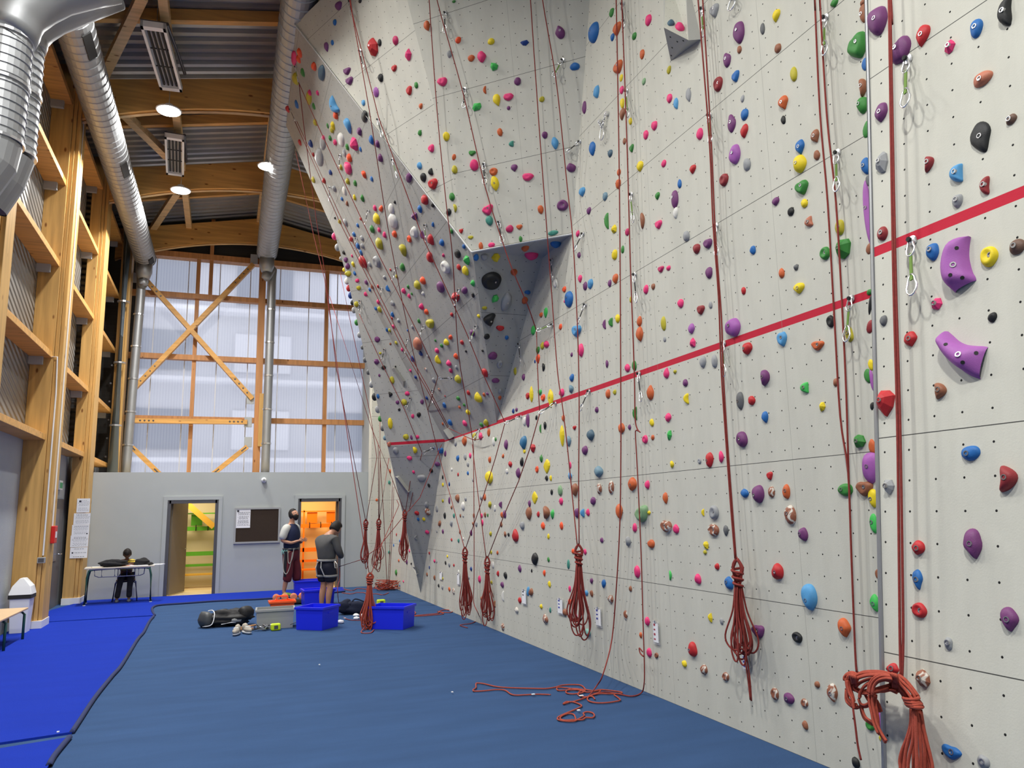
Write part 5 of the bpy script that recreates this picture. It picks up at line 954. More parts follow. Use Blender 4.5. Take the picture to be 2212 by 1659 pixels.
def hold_mesh(Wd, Ht, P, shp, seed, n, m):
    """local x along the wall, y up, z out of the wall; half-dome of the outline of that shape"""
    r = random.Random(seed); ph = [r.uniform(0, 6.28) for _ in range(5)]; am = .05 if shp in 'CDed' else .085
    flat = shp in 'pl'; kx = r.choice((-1, 1)); verts = []
    if shp == 'p': n = 7 if n > 16 else 6; ang = [2 * math.pi * (k + r.uniform(-.25, .25)) / n for k in range(n)]; rr = [r.uniform(.8, 1.1) for _ in range(n)]; rings = ((1, 0), (.95, .3), (.5, .8), (.12, 1))
    else: ang = [2 * math.pi * k / n for k in range(n)]; rr = [1] * n; rings = [(math.cos(t) ** .8 if math.cos(t) > 0 else 0, math.sin(t)) for t in [math.pi / 2 * i / m * .985 for i in range(m + 1)]]; rings = [(1, 0), (1.0, .12)] + rings[1:]
    ox, oy = r.uniform(-.12, .12), (-.12 if shp in 'tj' else .1)
    for (q, hz) in rings:
        for k, a in enumerate(ang):
            c, s = math.cos(a), math.sin(a); x, y = c, s
            if shp == 't': x = c * (1 - .55 * max(0, -s) ** 1.3); y = s
            elif shp == 'u': x = c * (1 - .5 * max(0, s)) + .25 * kx * max(0, s) ** 2; y = s
            elif shp == 'j': y = s * (.72 if s > 0 else 1); x = c * (1.05 - .3 * max(0, -s)); y += -.16 * math.exp(-(c / .4) ** 2) * (s > 0)
            elif shp == 'l': x = c * .95 * (1 - abs(s) ** 2 * .6); y = s
            e = 1 + am * (math.sin(2 * a + ph[0]) * .6 + math.sin(3 * a + ph[1]) * .5 + .3 * math.sin(5 * a + ph[2])); e *= rr[k % len(rr)]
            if shp in 'CD': e = 1
            x *= q * e; y *= q * e; x += ox * (1 - q); y += oy * (1 - q) * hz; z = hz
            if shp in 'dj' and q < .62: z = hz - (.45 if shp == 'd' else .25) * (1 - (q / .62) ** 2)
            if shp in 'be': z *= 1 + .12 * math.sin(3 * x + ph[3]) * math.cos(2.6 * y + ph[4])
            if shp == 'c': x = x * .62 + kx * .52 * (y * y) - kx * .22
            if shp == 'C': x = x * .46 * (1 - .5 * y * y if y > 0 else 1 - .12 * y * y) + .62 * (y * y) - .30 + (.18 * y if y > 0 else 0)
            if shp == 'D': x, y = x, y * .52 * (1 - .35 * (x < 0) * x * x) + .38 * (x * x) - .22 - .42 * x
            verts.append((x * Wd / 2, y * Ht / 2, z * P))
    N_r = len(rings); F_ = [(i * n + k, i * n + (k + 1) % n, (i + 1) * n + (k + 1) % n, (i + 1) * n + k) for i in range(N_r - 1) for k in range(n)]
    F_.append(tuple((N_r - 1) * n + k for k in range(n)))
    return verts, F_, not flat
VOL = [onW1(1440, -60, 0), onW1(1478, -60, 0), onW1(1434, 60, .26), onW1(1487, 87, .10), onW1(1449, 132, 0.0), onW1(1432, -60, 0)]
hl = []
for s in HOLDS.replace('\n', ';').split(';'):
    s = s.split()
    if len(s) == 6: hl.append((float(s[0]), float(s[1]), float(s[2]), float(s[3]), s[4], s[5]))
def region(x, y, nm, i, n):
    if 1432 < x < 1488 and 20 < y < 100: return 'vol', 'on the pale pyramid volume at the top'
    if nm == 'wall_near': return 'near', 'on the nearest right hand panel ' + ('above the red stripe' if y < 553 - .42 * (x - 1888) else 'below the red stripe')
    if nm == 'wall_right':
        if x < 905: return 'far', 'on the far wall behind the overhang tip'
        a = onW1(x, y).z > 2.98; return ('up' if a else 'low'), 'on the long pale wall ' + ('above the red stripe' if a else 'below the red stripe')
    if nm == 'wall_corner': return 'far', 'on the narrow corner wall'
    if nm == 'lower_wedge': return 'wedge', 'on the dark wedge under the overhang'
    if n.z < -.45 or n.x < -.8 and n.z < -.3: return 'dark', 'on the dark left face of the overhang'
    if y > 500 and x > 1015: return 'recess', 'in the shaded recess under the overhang'
    return 'pa', 'on the pale upper face of the overhang'
recs = []
for idx, (x, y, w, h_, c, s) in enumerate(hl):
    if 1432 < x < 1488 and 20 < y < 100:
        nn = (VOL[3] - VOL[2]).cross(VOL[0] - VOL[2]).normalized(); nn = nn if nn.x < 0 else -nn; q0 = VOL[2]; nm = 'vol'; pt = hit(x, y, nn, q0); fi = 0
    else:
        b_ = onwall(x, y)
        if b_ is None: continue
        pt, nn, nm, _, fi = b_; q0 = pt
    reg = region(x, y, nm, fi, nn)
    vv = Z - nn * nn.z
    vv = vv.normalized() if vv.length > .05 else V((0, 1, 0)); uu = vv.cross(nn).normalized()
    p0, dd = proj(pt)
    def px(ax): q, _ = proj(pt + ax * .01); return (q - p0) / .01
    pu, pv, pn = px(uu), px(vv), px(nn)
    Ht = h_ / max(abs(pv.y), 1); pk = .42 if s not in 'CDl' else .28
    if s == 'l': pk = .5
    for _ in range(3):
        P = pk * min(Ht, w / max(60, abs(pn.x) * .9 + abs(pu.x) * .5) * 1.2 if s != 'l' else Ht * .3); Ht = max(.4 * Ht, (h_ - .45 * P * abs(pn.y)) / abs(pv.y))
        Wd = (w - .75 * P * abs(pn.x)) / max(abs(pu.x), 1e-3); lo = .45 if s in 'elcC' else .6; lo = .12 if s == 'l' or h_ > 3 * w else lo
        hi = 1.35 if w < 1.25 * h_ * abs(pu.x) / abs(pv.y) + 99 and s not in 'eD' else 2.2
        Wd = max(lo * Ht, min(hi * Ht, Wd)); P = min(P, .5 * min(Wd, Ht)) if s != 'p' else min(P * 1.25, .6 * min(Wd, Ht))
    base = hit(x, y, nn, q0 + nn * P * .42) - nn * P * .42
    Wd *= 1.15; Ht *= 1.12
    recs.append(dict(x=x, y=y, w=w, h=h_, c=c, s=s, b=base, u=uu, v=vv, n=nn, W=Wd, H=Ht, P=P, reg=reg, i=idx))
# labels: look first, then what sits beside it
def nb(r):
    L_ = sorted(((q['x'] - r['x']) ** 2 + (q['y'] - r['y']) ** 2, k) for k, q in enumerate(recs) if q is not r)[:9]; out = []
    for d2, k in L_:
        q = recs[k]; dx, dy = q['x'] - r['x'], q['y'] - r['y']
        if abs(dx) > 1.3 * abs(dy): d_ = 'right of' if dx < 0 else 'left of'
        elif abs(dy) > 1.3 * abs(dx): d_ = 'below' if dy < 0 else 'above'
        else: continue
        out.append((d_, HC[q['c']][0], k))
    return out
def art(w): return ('an ' if w[0] in 'aeiou' else 'a ') + w
big = sorted(recs, key=lambda r: -r['w'] * r['h']); NMAX = 300
for k, r in enumerate(big): r['single'] = k < NMAX
regshort = {'vol': 'on the pyramid volume', 'near': 'on the nearest right panel', 'far': 'on the far corner wall', 'wedge': 'on the dark wedge', 'dark': 'on the dark overhang face', 'recess': 'in the shaded recess', 'pa': 'on the pale overhang face', 'up': 'above the long red stripe', 'low': 'below the long red stripe'}
sizes = {}
for r in recs: r['area'] = r['W'] * r['H']
def size(r): return 'large' if r['area'] > .045 else 'small' if r['area'] < .009 else 'medium'
lab = {}; seen = {}
def opts(r):
    N_ = nb(r); st = '%s %s hold' % (HC[r['c']][0], SHAPE[r['s']]); rg = regshort[r['reg'][0]]
    yield '%s %s' % (st, r['reg'][1])
    for a in N_[:3]: yield '%s just %s %s one %s' % (st, a[0], art(a[1]), rg)
    for a in N_[:4]:
        for b_ in N_[:5]:
            if a[0] != b_[0] and a[2] != b_[2]: yield '%s %s %s and %s %s one %s' % (st, a[0], art(a[1]), b_[0], art(b_[1]), rg)
    for a in N_[:3]:
        for b_ in N_[:4]:
            if a[0] != b_[0] and a[2] != b_[2]: yield '%s %s %s and %s %s one %s' % (st, a[0], art(SHAPE[recs[a[2]]['s']] + ' ' + a[1]), b_[0], art(b_[1]), rg)
allopts = {id(r): [q for q in opts(r)] for r in recs}; cnt = {}
for r in recs:
    for q in set(allopts[id(r)]): cnt[q] = cnt.get(q, 0) + 1
for r in big[:NMAX]:
    ch = [q for q in allopts[id(r)] if cnt[q] == 1 and q not in seen and len(q.split()) <= 16]
    ch = ch or [q for q in allopts[id(r)] if q not in seen and len(q.split()) <= 16]
    r['label'] = ch[0]; seen[ch[0]] = 1
CRES = {'C': ([(1795, 258), (1700, 285), (1630, 370), (1600, 480), (1605, 580), (1640, 660), (1680, 697)], [(1798, 262), (1788, 330), (1785, 410), (1797, 480), (1815, 540), (1835, 575), (1840, 600)], [(1657, 476), (1686, 346), (1636, 557), (1730, 578)]),
        'D': ([(1605, 1005), (1575, 1060), (1582, 1120), (1630, 1200), (1700, 1275), (1790, 1340), (1875, 1372)], [(1622, 998), (1665, 1035), (1710, 1075), (1770, 1102), (1840, 1110), (1900, 1113), (1932, 1120)], [(1697, 1176), (1600, 1097), (1838, 1166), (1733, 1239)])}
def crescent(r):
    O_, I_, B_ = CRES[r['s']]; f = lambda p: onW2(1600 + p[0] / 3.614, 440 + p[1] / 3.614, 0)
    O_ = spline([f(p) for p in O_], 3); I_ = spline([f(p) for p in I_], 3); M_ = 10; n = len(O_); vs = []; fs = []
    for i in range(n):
        wd_ = (O_[i] - I_[i]).length; e_ = min(1, .25 + 3.2 * min(i, n - 1 - i) / n)
        for j in range(M_ + 1):
            t_ = j / M_; hgt = .085 * e_ * math.sin(math.pi * t_) ** .45 * (1 - .35 * t_); vs.append(O_[i].lerp(I_[i], t_) + nW2 * hgt)
    for i in range(n - 1):
        for j in range(M_): a = i * (M_ + 1) + j; fs.append((a, a + 1, a + M_ + 2, a + M_ + 1))
    return vs, fs, B_
stuff = {}
def place(verts, r): return [tuple(r['b'] + r['u'] * a + r['v'] * b_ + r['n'] * (c_ - .002)) for a, b_, c_ in verts]
for r in recs:
    bigh = r['w'] * r['h'] > 500
    if r['s'] in CRES:
        vs, fs, B_ = crescent(r); me = bpy.data.meshes.new('climbing_hold'); me.from_pydata([tuple(p) for p in vs], [], fs); me.materials.append(HM[r['c']])
        for p in me.polygons: p.use_smooth = True
        o = bpy.data.objects.new('climbing_hold', me); COL.objects.link(o); tag(o, r['label'], 'climbing hold', 'climbing holds ' + regshort[r['reg'][0]]); tr_ = BVHTree.FromPolygons(vs, fs)
        for k, p in enumerate(B_):
            h__ = tr_.ray_cast(EYE, ray(1600 + p[0] / 3.614, 440 + p[1] / 3.614).normalized())
            if h__[0]: MB().lathe(h__[0] + h__[1] * (-.01 if h__[1].x < 0 else .01), h__[1] if h__[1].x < 0 else -h__[1], [(.014, 0), (.014, .013), (.008, .013), (.008, .009), (.003, .009)] if k == 0 else [(.009, 0), (.009, .0108)], 10).build('bolt_head' if k == 0 else 'bolt_hole', BOLT if k == 0 else RUBBER, o)
        continue
    vs, fs, sm = hold_mesh(r['W'], r['H'], r['P'], r['s'], r['i'], 26 if bigh else 14, 7 if bigh else 5)
    rot = random.Random(r['i']).uniform(-.25, .25) if r['s'] in 'btpdj' else 0
    vs = [(a * math.cos(rot) - b_ * math.sin(rot), a * math.sin(rot) + b_ * math.cos(rot), c_) for a, b_, c_ in vs]
    if not r['single']:
        S_ = stuff.setdefault(r['c'], ([], [])); n0 = len(S_[0]); S_[0].extend(place(vs, r)); S_[1].extend([tuple(n0 + i for i in f) for f in fs]); continue
    me = bpy.data.meshes.new('climbing_hold'); me.from_pydata(vs, [], fs); me.materials.append(HM[r['c']])
    if sm and r['s'] != 'p':
        for p in me.polygons: p.use_smooth = True
    o = bpy.data.objects.new('climbing_hold', me); COL.objects.link(o)
    o.matrix_world = Matrix.Translation(r['b'] - r['n'] * .002) @ Matrix((r['u'], r['v'], r['n'])).transposed().to_4x4()
    tag(o, r['label'], 'climbing hold', 'climbing holds ' + regshort[r['reg'][0]])
    if bigh:
        x_, y_ = [(a, b2) for a, b2, c2 in vs if c2 >= max(v_[2] for v_ in vs) * .97][0]; x_ *= .5; y_ *= .5
        zz = max([v_[2] for v_ in vs if (v_[0] - x_) ** 2 + (v_[1] - y_) ** 2 < (.22 * r['W']) ** 2] or [r['P']]) if r['s'] != 'd' else r['P'] * .66
        ob = MB().lathe((x_, y_, zz - .012), (0, 0, 1), [(.012, 0), (.012, .014), (.008, .014), (.008, .011), (.003, .011)], 10).build('bolt_head', BOLT); ob.parent = o
# every hold too small to be one of the three hundred: one object, its colours in material slots
me = bpy.data.meshes.new('small_holds'); vs = []; fs = []; mi = []
for j, (c, (a, b_)) in enumerate(stuff.items()):
    n0 = len(vs); vs += a; fs += [tuple(n0 + i for i in f) for f in b_]; mi += [j] * len(b_); me.materials.append(HM[c])
# the row of holds on the hidden back face that shows in profile along the overhang's left outline
rnd = random.Random(2)
me.from_pydata(vs, [], fs)
for p, k in zip(me.polygons, mi): p.material_index = k; p.use_smooth = True
o = bpy.data.objects.new('small_holds', me); COL.objects.link(o); tag(o, 'the many tiny coloured climbing holds scattered over the overhang and the far end of the wall', 'climbing holds', kind='stuff')
cols = ['pk', 'gy', 'gy', 'ye', 'wh', 'rd', 'nv', 'bk', 'gy', 'gr', 'gy', 'dg', 'dg', 'dg', 'gy', 'bk', 'gy', 'gr', 'dg', 'st']
path = [f0] + sil; P_ = []
for i in range(20):
    f_ = i / 20 * (len(path) - 1); a = path[int(f_)].lerp(path[min(len(path) - 1, int(f_) + 1)], f_ % 1); P_.append(a)
mb2 = {}
for i, p in enumerate(P_):
    s = rnd.uniform(.03, .06); mb2.setdefault(cols[i], MB()).ball(p + V((.0, .06, 0)), (s, s, s * 1.3), 10, 8)
me2 = bpy.data.meshes.new('profile_holds'); vs = []; fs = []; mi = []
for j, (c, q) in enumerate(mb2.items()):
    n0 = len(vs); vs += q.v; fs += [tuple(n0 + i for i in f) for f in q.f]; mi += [j] * len(q.f); me2.materials.append(HM[c])
me2.from_pydata(vs, [], fs)
for p, k in zip(me2.polygons, mi): p.material_index = k; p.use_smooth = True
o = bpy.data.objects.new('edge_holds', me2); COL.objects.link(o); tag(o, 'small holds seen in profile along the left outline of the overhang', 'climbing holds', kind='stuff')

# ---------------------------------------------------------------- wall volumes
VP = mat('grey_volume', (.40, .40, .37), .8, 0, .06, 4, .2, 160); VPD = mat('dark_volume', (.24, .24, .225), .8, 0, .06, 4, .2, 160)
t = thing('wall_volume', 'large pale pyramid volume with a blue and a pink hold at the top', 'wall volume', tuple(VOL[2]))
a, b_, c_, d_, e_, f_ = VOL
MB().poly([a, b_, d_, c_]).build('front_face', WALLM, t).data.uv_layers.new(name='panel'); MB().poly([c_, d_, e_]).build('lower_face', VP, t)
MB().poly([f_, a, c_, e_]).poly([b_, V((XW, b_.y - .02, b_.z)), V((XW, d_.y - .05, d_.z)), e_, d_]).build('side_face', VP, t)
dots = MB()
nn = (d_ - c_).cross(e_ - c_).normalized(); nn = nn if nn.x < 0 else -nn
for (x, y) in ((1448, 80), (1463, 90), (1476, 88), (1452, 103), (1450, 120)): q = hit(x, y, nn, c_); dots.lathe(q, nn, [(.009, -.001), (.009, .001)], 8)
dots.build('bolt_holes', RUBBER, t)
for P4, off, lb in ((((848, 797), (856, 794), (876, 823), (873, 836)), .09, 'long grey wedge bar on the dark overhang, upper of the two'), (((855, 1029), (863, 1028), (887, 1060), (880, 1062)), .09, 'long grey wedge bar below the red stripe, lower of the two'), (((960, 937), (968, 924), (981, 943), (975, 948)), .10, 'squat grey wedge volume just above the red stripe')):
    b0 = [onwall(*p) for p in P4]; mb = MB(); lo = [q[0] for q in b0]; hi_ = [lo[i] + b0[i][1] * (off if i in (1, 2) else .02) for i in range(4)]
    mb.v = [tuple(p) for p in lo + hi_]; mb.f = [(4, 5, 6, 7)] + [(i, (i + 1) % 4, 4 + (i + 1) % 4, 4 + i) for i in range(4)]; tag(mb.build('wall_volume', VP), lb, 'wall volume')
b0 = [onwall(*p) for p in ((893, 1225), (898, 1224), (905, 1238), (900, 1240))]; tag(MB().poly([q[0] + q[1] * .02 for q in b0]).build('info_plate', VP), 'small grey plate near the pointed tip of the overhang', 'plate')

# ---------------------------------------------------------------- ropes
def pt(p, off=.10):
    if len(p) == 3: return atY(p[0], p[1], p[2])
    return None
def wl(x, y, off=.10):
    if x < 1880 and not (x > 1872 and y < 100): q = onwall(x, y); return hit(x, y, q[1], q[0] + q[1] * off)
    return onW2(x, y, off)
def line(pts, off=.10):
    out = []
    for p in pts:
        if len(p) == 2: out.append(wl(p[0], p[1], off))
        elif p[2] == 'f': out.append(atZ(p[0], p[1], .012))
        elif p[2] == 'w': out.append(onW1(p[0], p[1], off))
        else: out.append(atY(*p))
    return out
def rope_thing(lab, loc, group='red climbing ropes'): return thing('climbing_rope', lab, 'rope', tuple(loc), group)
def strand(t, pts, off=.10, r=.0062, sm=4, m=ROPE, name='strand'):
    P = line(pts, off)
    if pts[0][1] <= 2 and len(pts[0]) == 2:
        d = (P[0] - P[1]).normalized(); k = (9.02 - P[0].z) / d.z; P.insert(0, V((min(XW - off, P[0].x + d.x * k), P[0].y + d.y * k, 9.02)) if P[0].y < 6 else P[0] + d * k)
        MB().lathe(P[0] + V((0, 0, .02)), (0, 0, -1), [(.03, 0), (.03, .05)], 10).build('top_anchor', STEEL, t)
    return MB().tube(P, r, 6, smooth=sm).build(name, m, t, smooth=True)
def bundle(t, top, length, width, loops, r=.0062, seed=0, knot=True, m=ROPE, ax=None, klen=None):
    """a rope coil tied under a knot: U loops hanging from the wraps"""
    rnd = random.Random(seed); top = V(top); A_ = ax or V((1, 0, 0)); B_ = V((-A_.y, A_.x, 0)); kl = klen or length * .22
    if knot:
        kb = MB(); kw = width * .30
        pts = []
        for i in range(40): a = i * .5; pts.append(top - Z * (kl * (.25 + .6 * i / 40)) + A_ * kw * math.cos(a) * (1 - .3 * i / 40) + B_ * kw * .6 * math.sin(a))
        kb.tube(pts, r * 1.5, 6)
        for s in (-1, 1): kb.tube([top, top + A_ * kw * .7 * s - Z * kl * .2, top + A_ * kw * .6 * s - Z * kl * .55, top - Z * kl * .9], r * 1.7, 6, smooth=5)
        kb.tube([top + Z * .01, top + A_ * kw * 1.0 - Z * kl * .28, top + A_ * kw * .2 - Z * kl * .55, top - A_ * kw * .8 - Z * kl * .35, top], r * 1.6, 6, smooth=5); kb.build('knot', m, t, smooth=True)
    cb = MB(); z0 = top - Z * kl * .8
    for i in range(loops):
        L_ = (length - kl * .8) * (rnd.uniform(.72, .96) if i else 1.); w = width * rnd.uniform(.14, .5); cx = rnd.uniform(-.35, .35) * width; dy = rnd.uniform(-.3, .3) * width; s = rnd.choice((-1, 1))
        c_ = z0 + A_ * cx * .3 + B_ * dy * .4
        P = [c_ - A_ * .01 * s, c_ + A_ * (cx * .4 - w * .3 * s) - Z * L_ * .4 + B_ * dy * .5, c_ + A_ * (cx - w * s) - Z * L_ * .8 + B_ * dy, c_ + A_ * (cx - w * .5 * s) - Z * L_ * .985 + B_ * dy, c_ + A_ * (cx + w * .5 * s) - Z * L_ + B_ * dy, c_ + A_ * (cx + w * s) - Z * L_ * .8 + B_ * dy, c_ + A_ * (cx * .4 + w * .3 * s) - Z * L_ * .4 + B_ * dy * .5, c_ + A_ * .01 * s]
        cb.tube(P, r, 6, smooth=5)
    cb.build('coil_loops', m, t, smooth=True)
# near panel pair
t = rope_thing('doubled red rope hanging down the nearest right panel to the big draped coil', onW2(1922, 0))
strand(t, [(1919, -60), (1920, 0), (1929, 560), (1938, 900), (1942, 1200), (1944, 1380), (1946, 1462)], .09, .0062); strand(t, [(1921, -60), (1923, 0), (1934, 560), (1944, 900), (1949, 1200), (1951, 1380), (1948, 1475)], .085, .0062)
def w2p(L_, off): return [onW2(1800 + x / 6.404, 1400 + y / 6.404, o) for (x, y), o in zip(L_, off)] if isinstance(off, (list, tuple)) else [onW2(1800 + x / 6.404, 1400 + y / 6.404, off) for x, y in L_]
cb = MB(); rr = .0068
big_ = [([(890, 395), (960, 470), (1050, 560), (1120, 660), (1140, 720)], .13), ([(870, 425), (940, 510), (1010, 590), (1080, 690), (1110, 740)], .15), ([(880, 460), (930, 560), (1000, 640), (1050, 720)], .13), ([(850, 480), (900, 560), (960, 620), (1010, 700)], .11), ([(900, 370), (990, 440), (1090, 560), (1160, 660)], .115),
    ([(250, 460), (290, 400), (400, 350), (560, 340), (700, 355), (820, 395)], .12), ([(270, 500), (320, 430), (450, 385), (600, 375), (740, 395), (830, 430)], .15), ([(300, 540), (380, 470), (520, 420), (680, 410), (800, 440)], .13), ([(500, 640), (520, 520), (580, 430), (680, 385), (800, 395), (850, 400)], .17), ([(545, 640), (560, 530), (620, 450), (720, 420), (820, 430)], .18), ([(360, 700), (370, 620), (430, 530), (540, 470), (680, 440), (800, 460)], .14),
    ([(150, 450), (160, 390), (230, 355), (300, 370), (330, 420), (300, 540), (360, 600), (500, 600), (650, 560), (790, 520)], .11), ([(190, 470), (200, 400), (260, 370), (300, 430), (290, 560), (420, 630), (600, 610), (760, 560)], .13), ([(560, 560), (700, 570), (800, 560), (900, 600)], .10), ([(580, 590), (680, 600), (790, 580), (880, 590)], .12),
    ([(500, 600), (500, 760), (530, 900), (560, 1040), (620, 1180)], .16), ([(550, 600), (545, 760), (570, 900), (610, 1060), (680, 1200), (735, 1285)], .16), ([(590, 640), (580, 760), (600, 860), (620, 1000), (625, 1180)], .14), ([(390, 780), (410, 880), (450, 960), (520, 1010), (560, 1040)], .11), ([(350, 700), (370, 760), (420, 790), (480, 770), (500, 730)], .12), ([(180, 560), (175, 700), (210, 770), (300, 830), (370, 810)], .10), ([(210, 560), (200, 680), (250, 760), (330, 800)], .12), ([(190, 430), (200, 540), (230, 640), (270, 720), (285, 840)], .15), ([(215, 430), (240, 560), (270, 660), (290, 740)], .14),
    ([(600, 720), (640, 800), (665, 880)], .08), ([(440, 640), (500, 740), (560, 760)], .10)]
rj = random.Random(5)
for L_, o_ in big_:
    for q_ in range(2):
        jx, jy = (rj.uniform(-22, 22), rj.uniform(-26, 26)) if q_ else (0, 0); cb.tube(w2p([(x + jx, y + jy) for x, y in L_], o_ - .016 * q_), rr * .95, 7, smooth=5)
cb.build('draped_coil', ROPE2, t, smooth=True)
for cxy, w, k in (((270, 470), 55, 0), ((840, 460), 60, 1)):
    kb = MB()
    for i in range(3):
        P = []
        for j in range(17): a = j * 2 * math.pi / 16; P.append(onW2(1800 + (cxy[0] + w * .35 * math.cos(a) + i * 26 - 26) / 6.404, 1400 + (cxy[1] + w * 1.75 * math.sin(a) + i * 8) / 6.404, .13 + .055 * math.cos(a + 1.2)))
        kb.tube(P, rr * 1.05, 7)
    kb.build('knot_wraps', ROPE2, t, smooth=True)
kb = MB()
for i, yy in enumerate((690, 735, 770, 800)):
    P = []
    for j in range(17): a = j * 2 * math.pi / 16; P.append(onW2(1800 + (1075 + i * 18 + 108 * math.cos(a)) / 6.404, 1400 + (yy + 22 * math.sin(a) + 12 * (i % 2) * math.cos(a)) / 6.404, .13 + .06 * math.sin(a)))
    kb.tube(P, rr * 1.05, 7)
kb.build('knot_wraps', ROPE2, t, smooth=True)
tb = MB()
tails = (([(1075, 840), (1070, 1050), (1020, 1240), (950, 1420), (920, 1560), (930, 1680)], .12), ([(1095, 840), (1090, 1080), (1040, 1280), (1000, 1460), (975, 1680)], .14), ([(1110, 840), (1115, 1080), (1095, 1300), (1050, 1500), (1035, 1690)], .16), ([(1130, 850), (1145, 1100), (1150, 1350), (1165, 1690)], .17), ([(1150, 850), (1190, 1120), (1210, 1400), (1215, 1690)], .15), ([(1165, 850), (1215, 1100), (1260, 1350), (1270, 1690)], .12), ([(1190, 850), (1240, 1080), (1290, 1280), (1345, 1500), (1375, 1690)], .13), ([(1180, 870), (1230, 1150), (1290, 1380), (1330, 1560), (1345, 1690)], .11), ([(1210, 850), (1250, 1100), (1300, 1340), (1320, 1690)], .10), ([(1100, 870), (1125, 1200), (1110, 1450), (1120, 1690)], .10), ([(1090, 870), (1060, 1200), (990, 1400), (950, 1690)], .10))
for i in range(len(tails)):
    (La, oa), (Lb, ob) = tails[i], tails[(i + 1) % len(tails)]
    if i % 2: tb.tube(w2p(La[:-1], oa) + [onW2(1800 + (La[-1][0] - 10) / 6.404, 1400 + 1900 / 6.404, oa)], rr, 7, smooth=5)
    else: tb.tube(w2p(La, oa) + [onW2(1800 + (La[-1][0] * .7 + Lb[-1][0] * .3) / 6.404, 1400 + 2050 / 6.404, oa), onW2(1800 + (La[-1][0] * .3 + Lb[-1][0] * .7) / 6.404, 1400 + 2050 / 6.404, ob)] + w2p(Lb, ob)[::-1], rr, 7, smooth=5)
tb.build('hanging_loops', ROPE2, t, smooth=True)
# second pair on the long wall by the metal edge, its tail hanging to the floor
t = rope_thing('pair of red strands hanging just left of the metal edge, its tail below', onW1(1760, 0))
strand(t, [(1757, -60), (1760, 0), (1771, 240), (1788, 440), (1803, 700), (1815, 900), (1832, 1020), (1839, 1200), (1847, 1400), (1851, 1452)], .08, .0064); strand(t, [(1768, -60), (1771, 0), (1786, 250), (1806, 440), (1822, 720), (1829, 880), (1834, 1050), (1843, 1300), (1849, 1440), (1854, 1452)], .07, .0064)
strand(t, [(1842, 1525), (1848, 1570), (1853, 1610), (1860, 1642)], .10, .0064)
# the pair in the middle of the wall with a knotted bundle
t = rope_thing('two parallel red ropes ending in a knotted bundle beside a blue rounded hold', onW1(1510, 0))
strand(t, [(1505, -60), (1508, 0), (1532, 300), (1540, 480), (1552, 640), (1558, 800), (1568, 950), (1579, 1100), (1588, 1208)], .10, .0064); strand(t, [(1515, -60), (1518, 0), (1536, 300), (1545, 500), (1558, 680), (1562, 800), (1571, 950), (1582, 1100), (1590, 1208)], .09, .0064)
A1 = V((0, -1, 0)); tp = wl(1591, 1207, .12); bundle(t, tp, .75, .16, 12, .0066, 3, ax=V((.3, -1, 0)).normalized(), klen=.24)
strand(t, [(1596, 1300), (1606, 1400), (1615, 1460), (1621, 1512)], .07, .0062); strand(t, [(1600, 1300), (1610, 1400), (1619, 1460), (1623, 1514)], .06, .0062)
# left of it: the pair that runs to the coil on the floor
t = rope_thing('loose red rope coming down the wall and lying in a wide tangle on carpet', onW1(1331, 0))
strand(t, [(1328, -60), (1331, 0), (1338, 400), (1341, 840), (1341, 1000), (1339, 1130), (1332, 1260), (1322, 1380), (1303, 1455, 6.6), (1290, 1480, 6.75), (1272, 1504, 'f')], .10, .0063)
strand(t, [(1340, -60), (1343, 0), (1354, 300), (1362, 580), (1370, 800), (1372, 900), (1376, 925), (1383, 934)], .10, .0063)
strand(t, [(1380, 932), (1374, 930), (1373, 945), (1378, 1040), (1385, 1200), (1389, 1340), (1392, 1440), (1391, 1480), (1385, 1497, 'f'), (1365, 1504, 'f'), (1340, 1500, 'f'), (1310, 1495, 'f'), (1280, 1499, 'f')], .09, .0063)
strand(t, [(1388, 1408), (1381, 1400), (1383, 1411), (1390, 1418)], .10, .0066)
fc = lambda L_: [(1000 + x / 5.267, 1440 + y / 5.267, 'f') for x, y in L_]
for L_ in ([(1000, 320), (850, 315), (700, 322), (600, 325), (540, 310), (480, 270), (380, 262), (250, 275), (130, 280), (118, 262), (148, 240), (148, 195), (170, 188), (240, 195), (350, 222), (450, 236), (650, 245), (850, 250), (950, 250), (1050, 235), (1130, 212), (1250, 205), (1340, 212), (1380, 240), (1400, 262), (1500, 275), (1560, 262), (1700, 275), (1800, 290), (1800, 305), (1700, 310), (1550, 308), (1450, 330)],
          [(1390, 265), (1250, 250), (1180, 275), (1180, 300), (1250, 312), (1350, 300), (1390, 275), (1330, 285), (1310, 320), (1370, 345), (1450, 335), (1550, 290), (1560, 270), (1480, 285), (1400, 290), (1300, 262), (1150, 240), (1080, 238), (1068, 255), (1100, 272), (1250, 265), (1400, 268)],
          [(1440, 330), (1380, 360), (1250, 400), (1180, 400), (1140, 425), (1180, 415), (1240, 400), (1330, 430), (1345, 455), (1250, 500), (1130, 550), (1080, 580), (1085, 605), (1160, 620), (1260, 622), (1310, 600), (1380, 560), (1370, 530), (1420, 515), (1480, 530), (1495, 560), (1470, 582), (1400, 580), (1360, 605), (1280, 605), (1150, 610), (1105, 590), (1130, 560), (1200, 535), (1260, 545), (1280, 580), (1285, 600)],
          [(1500, 370), (1480, 345), (1440, 340), (1415, 365), (1440, 395), (1520, 412), (1620, 412), (1720, 400), (1790, 382), (1760, 350), (1720, 322)]):
    strand(t, fc(L_), 0, .0066, 4, ROPE2, 'floor_tangle')
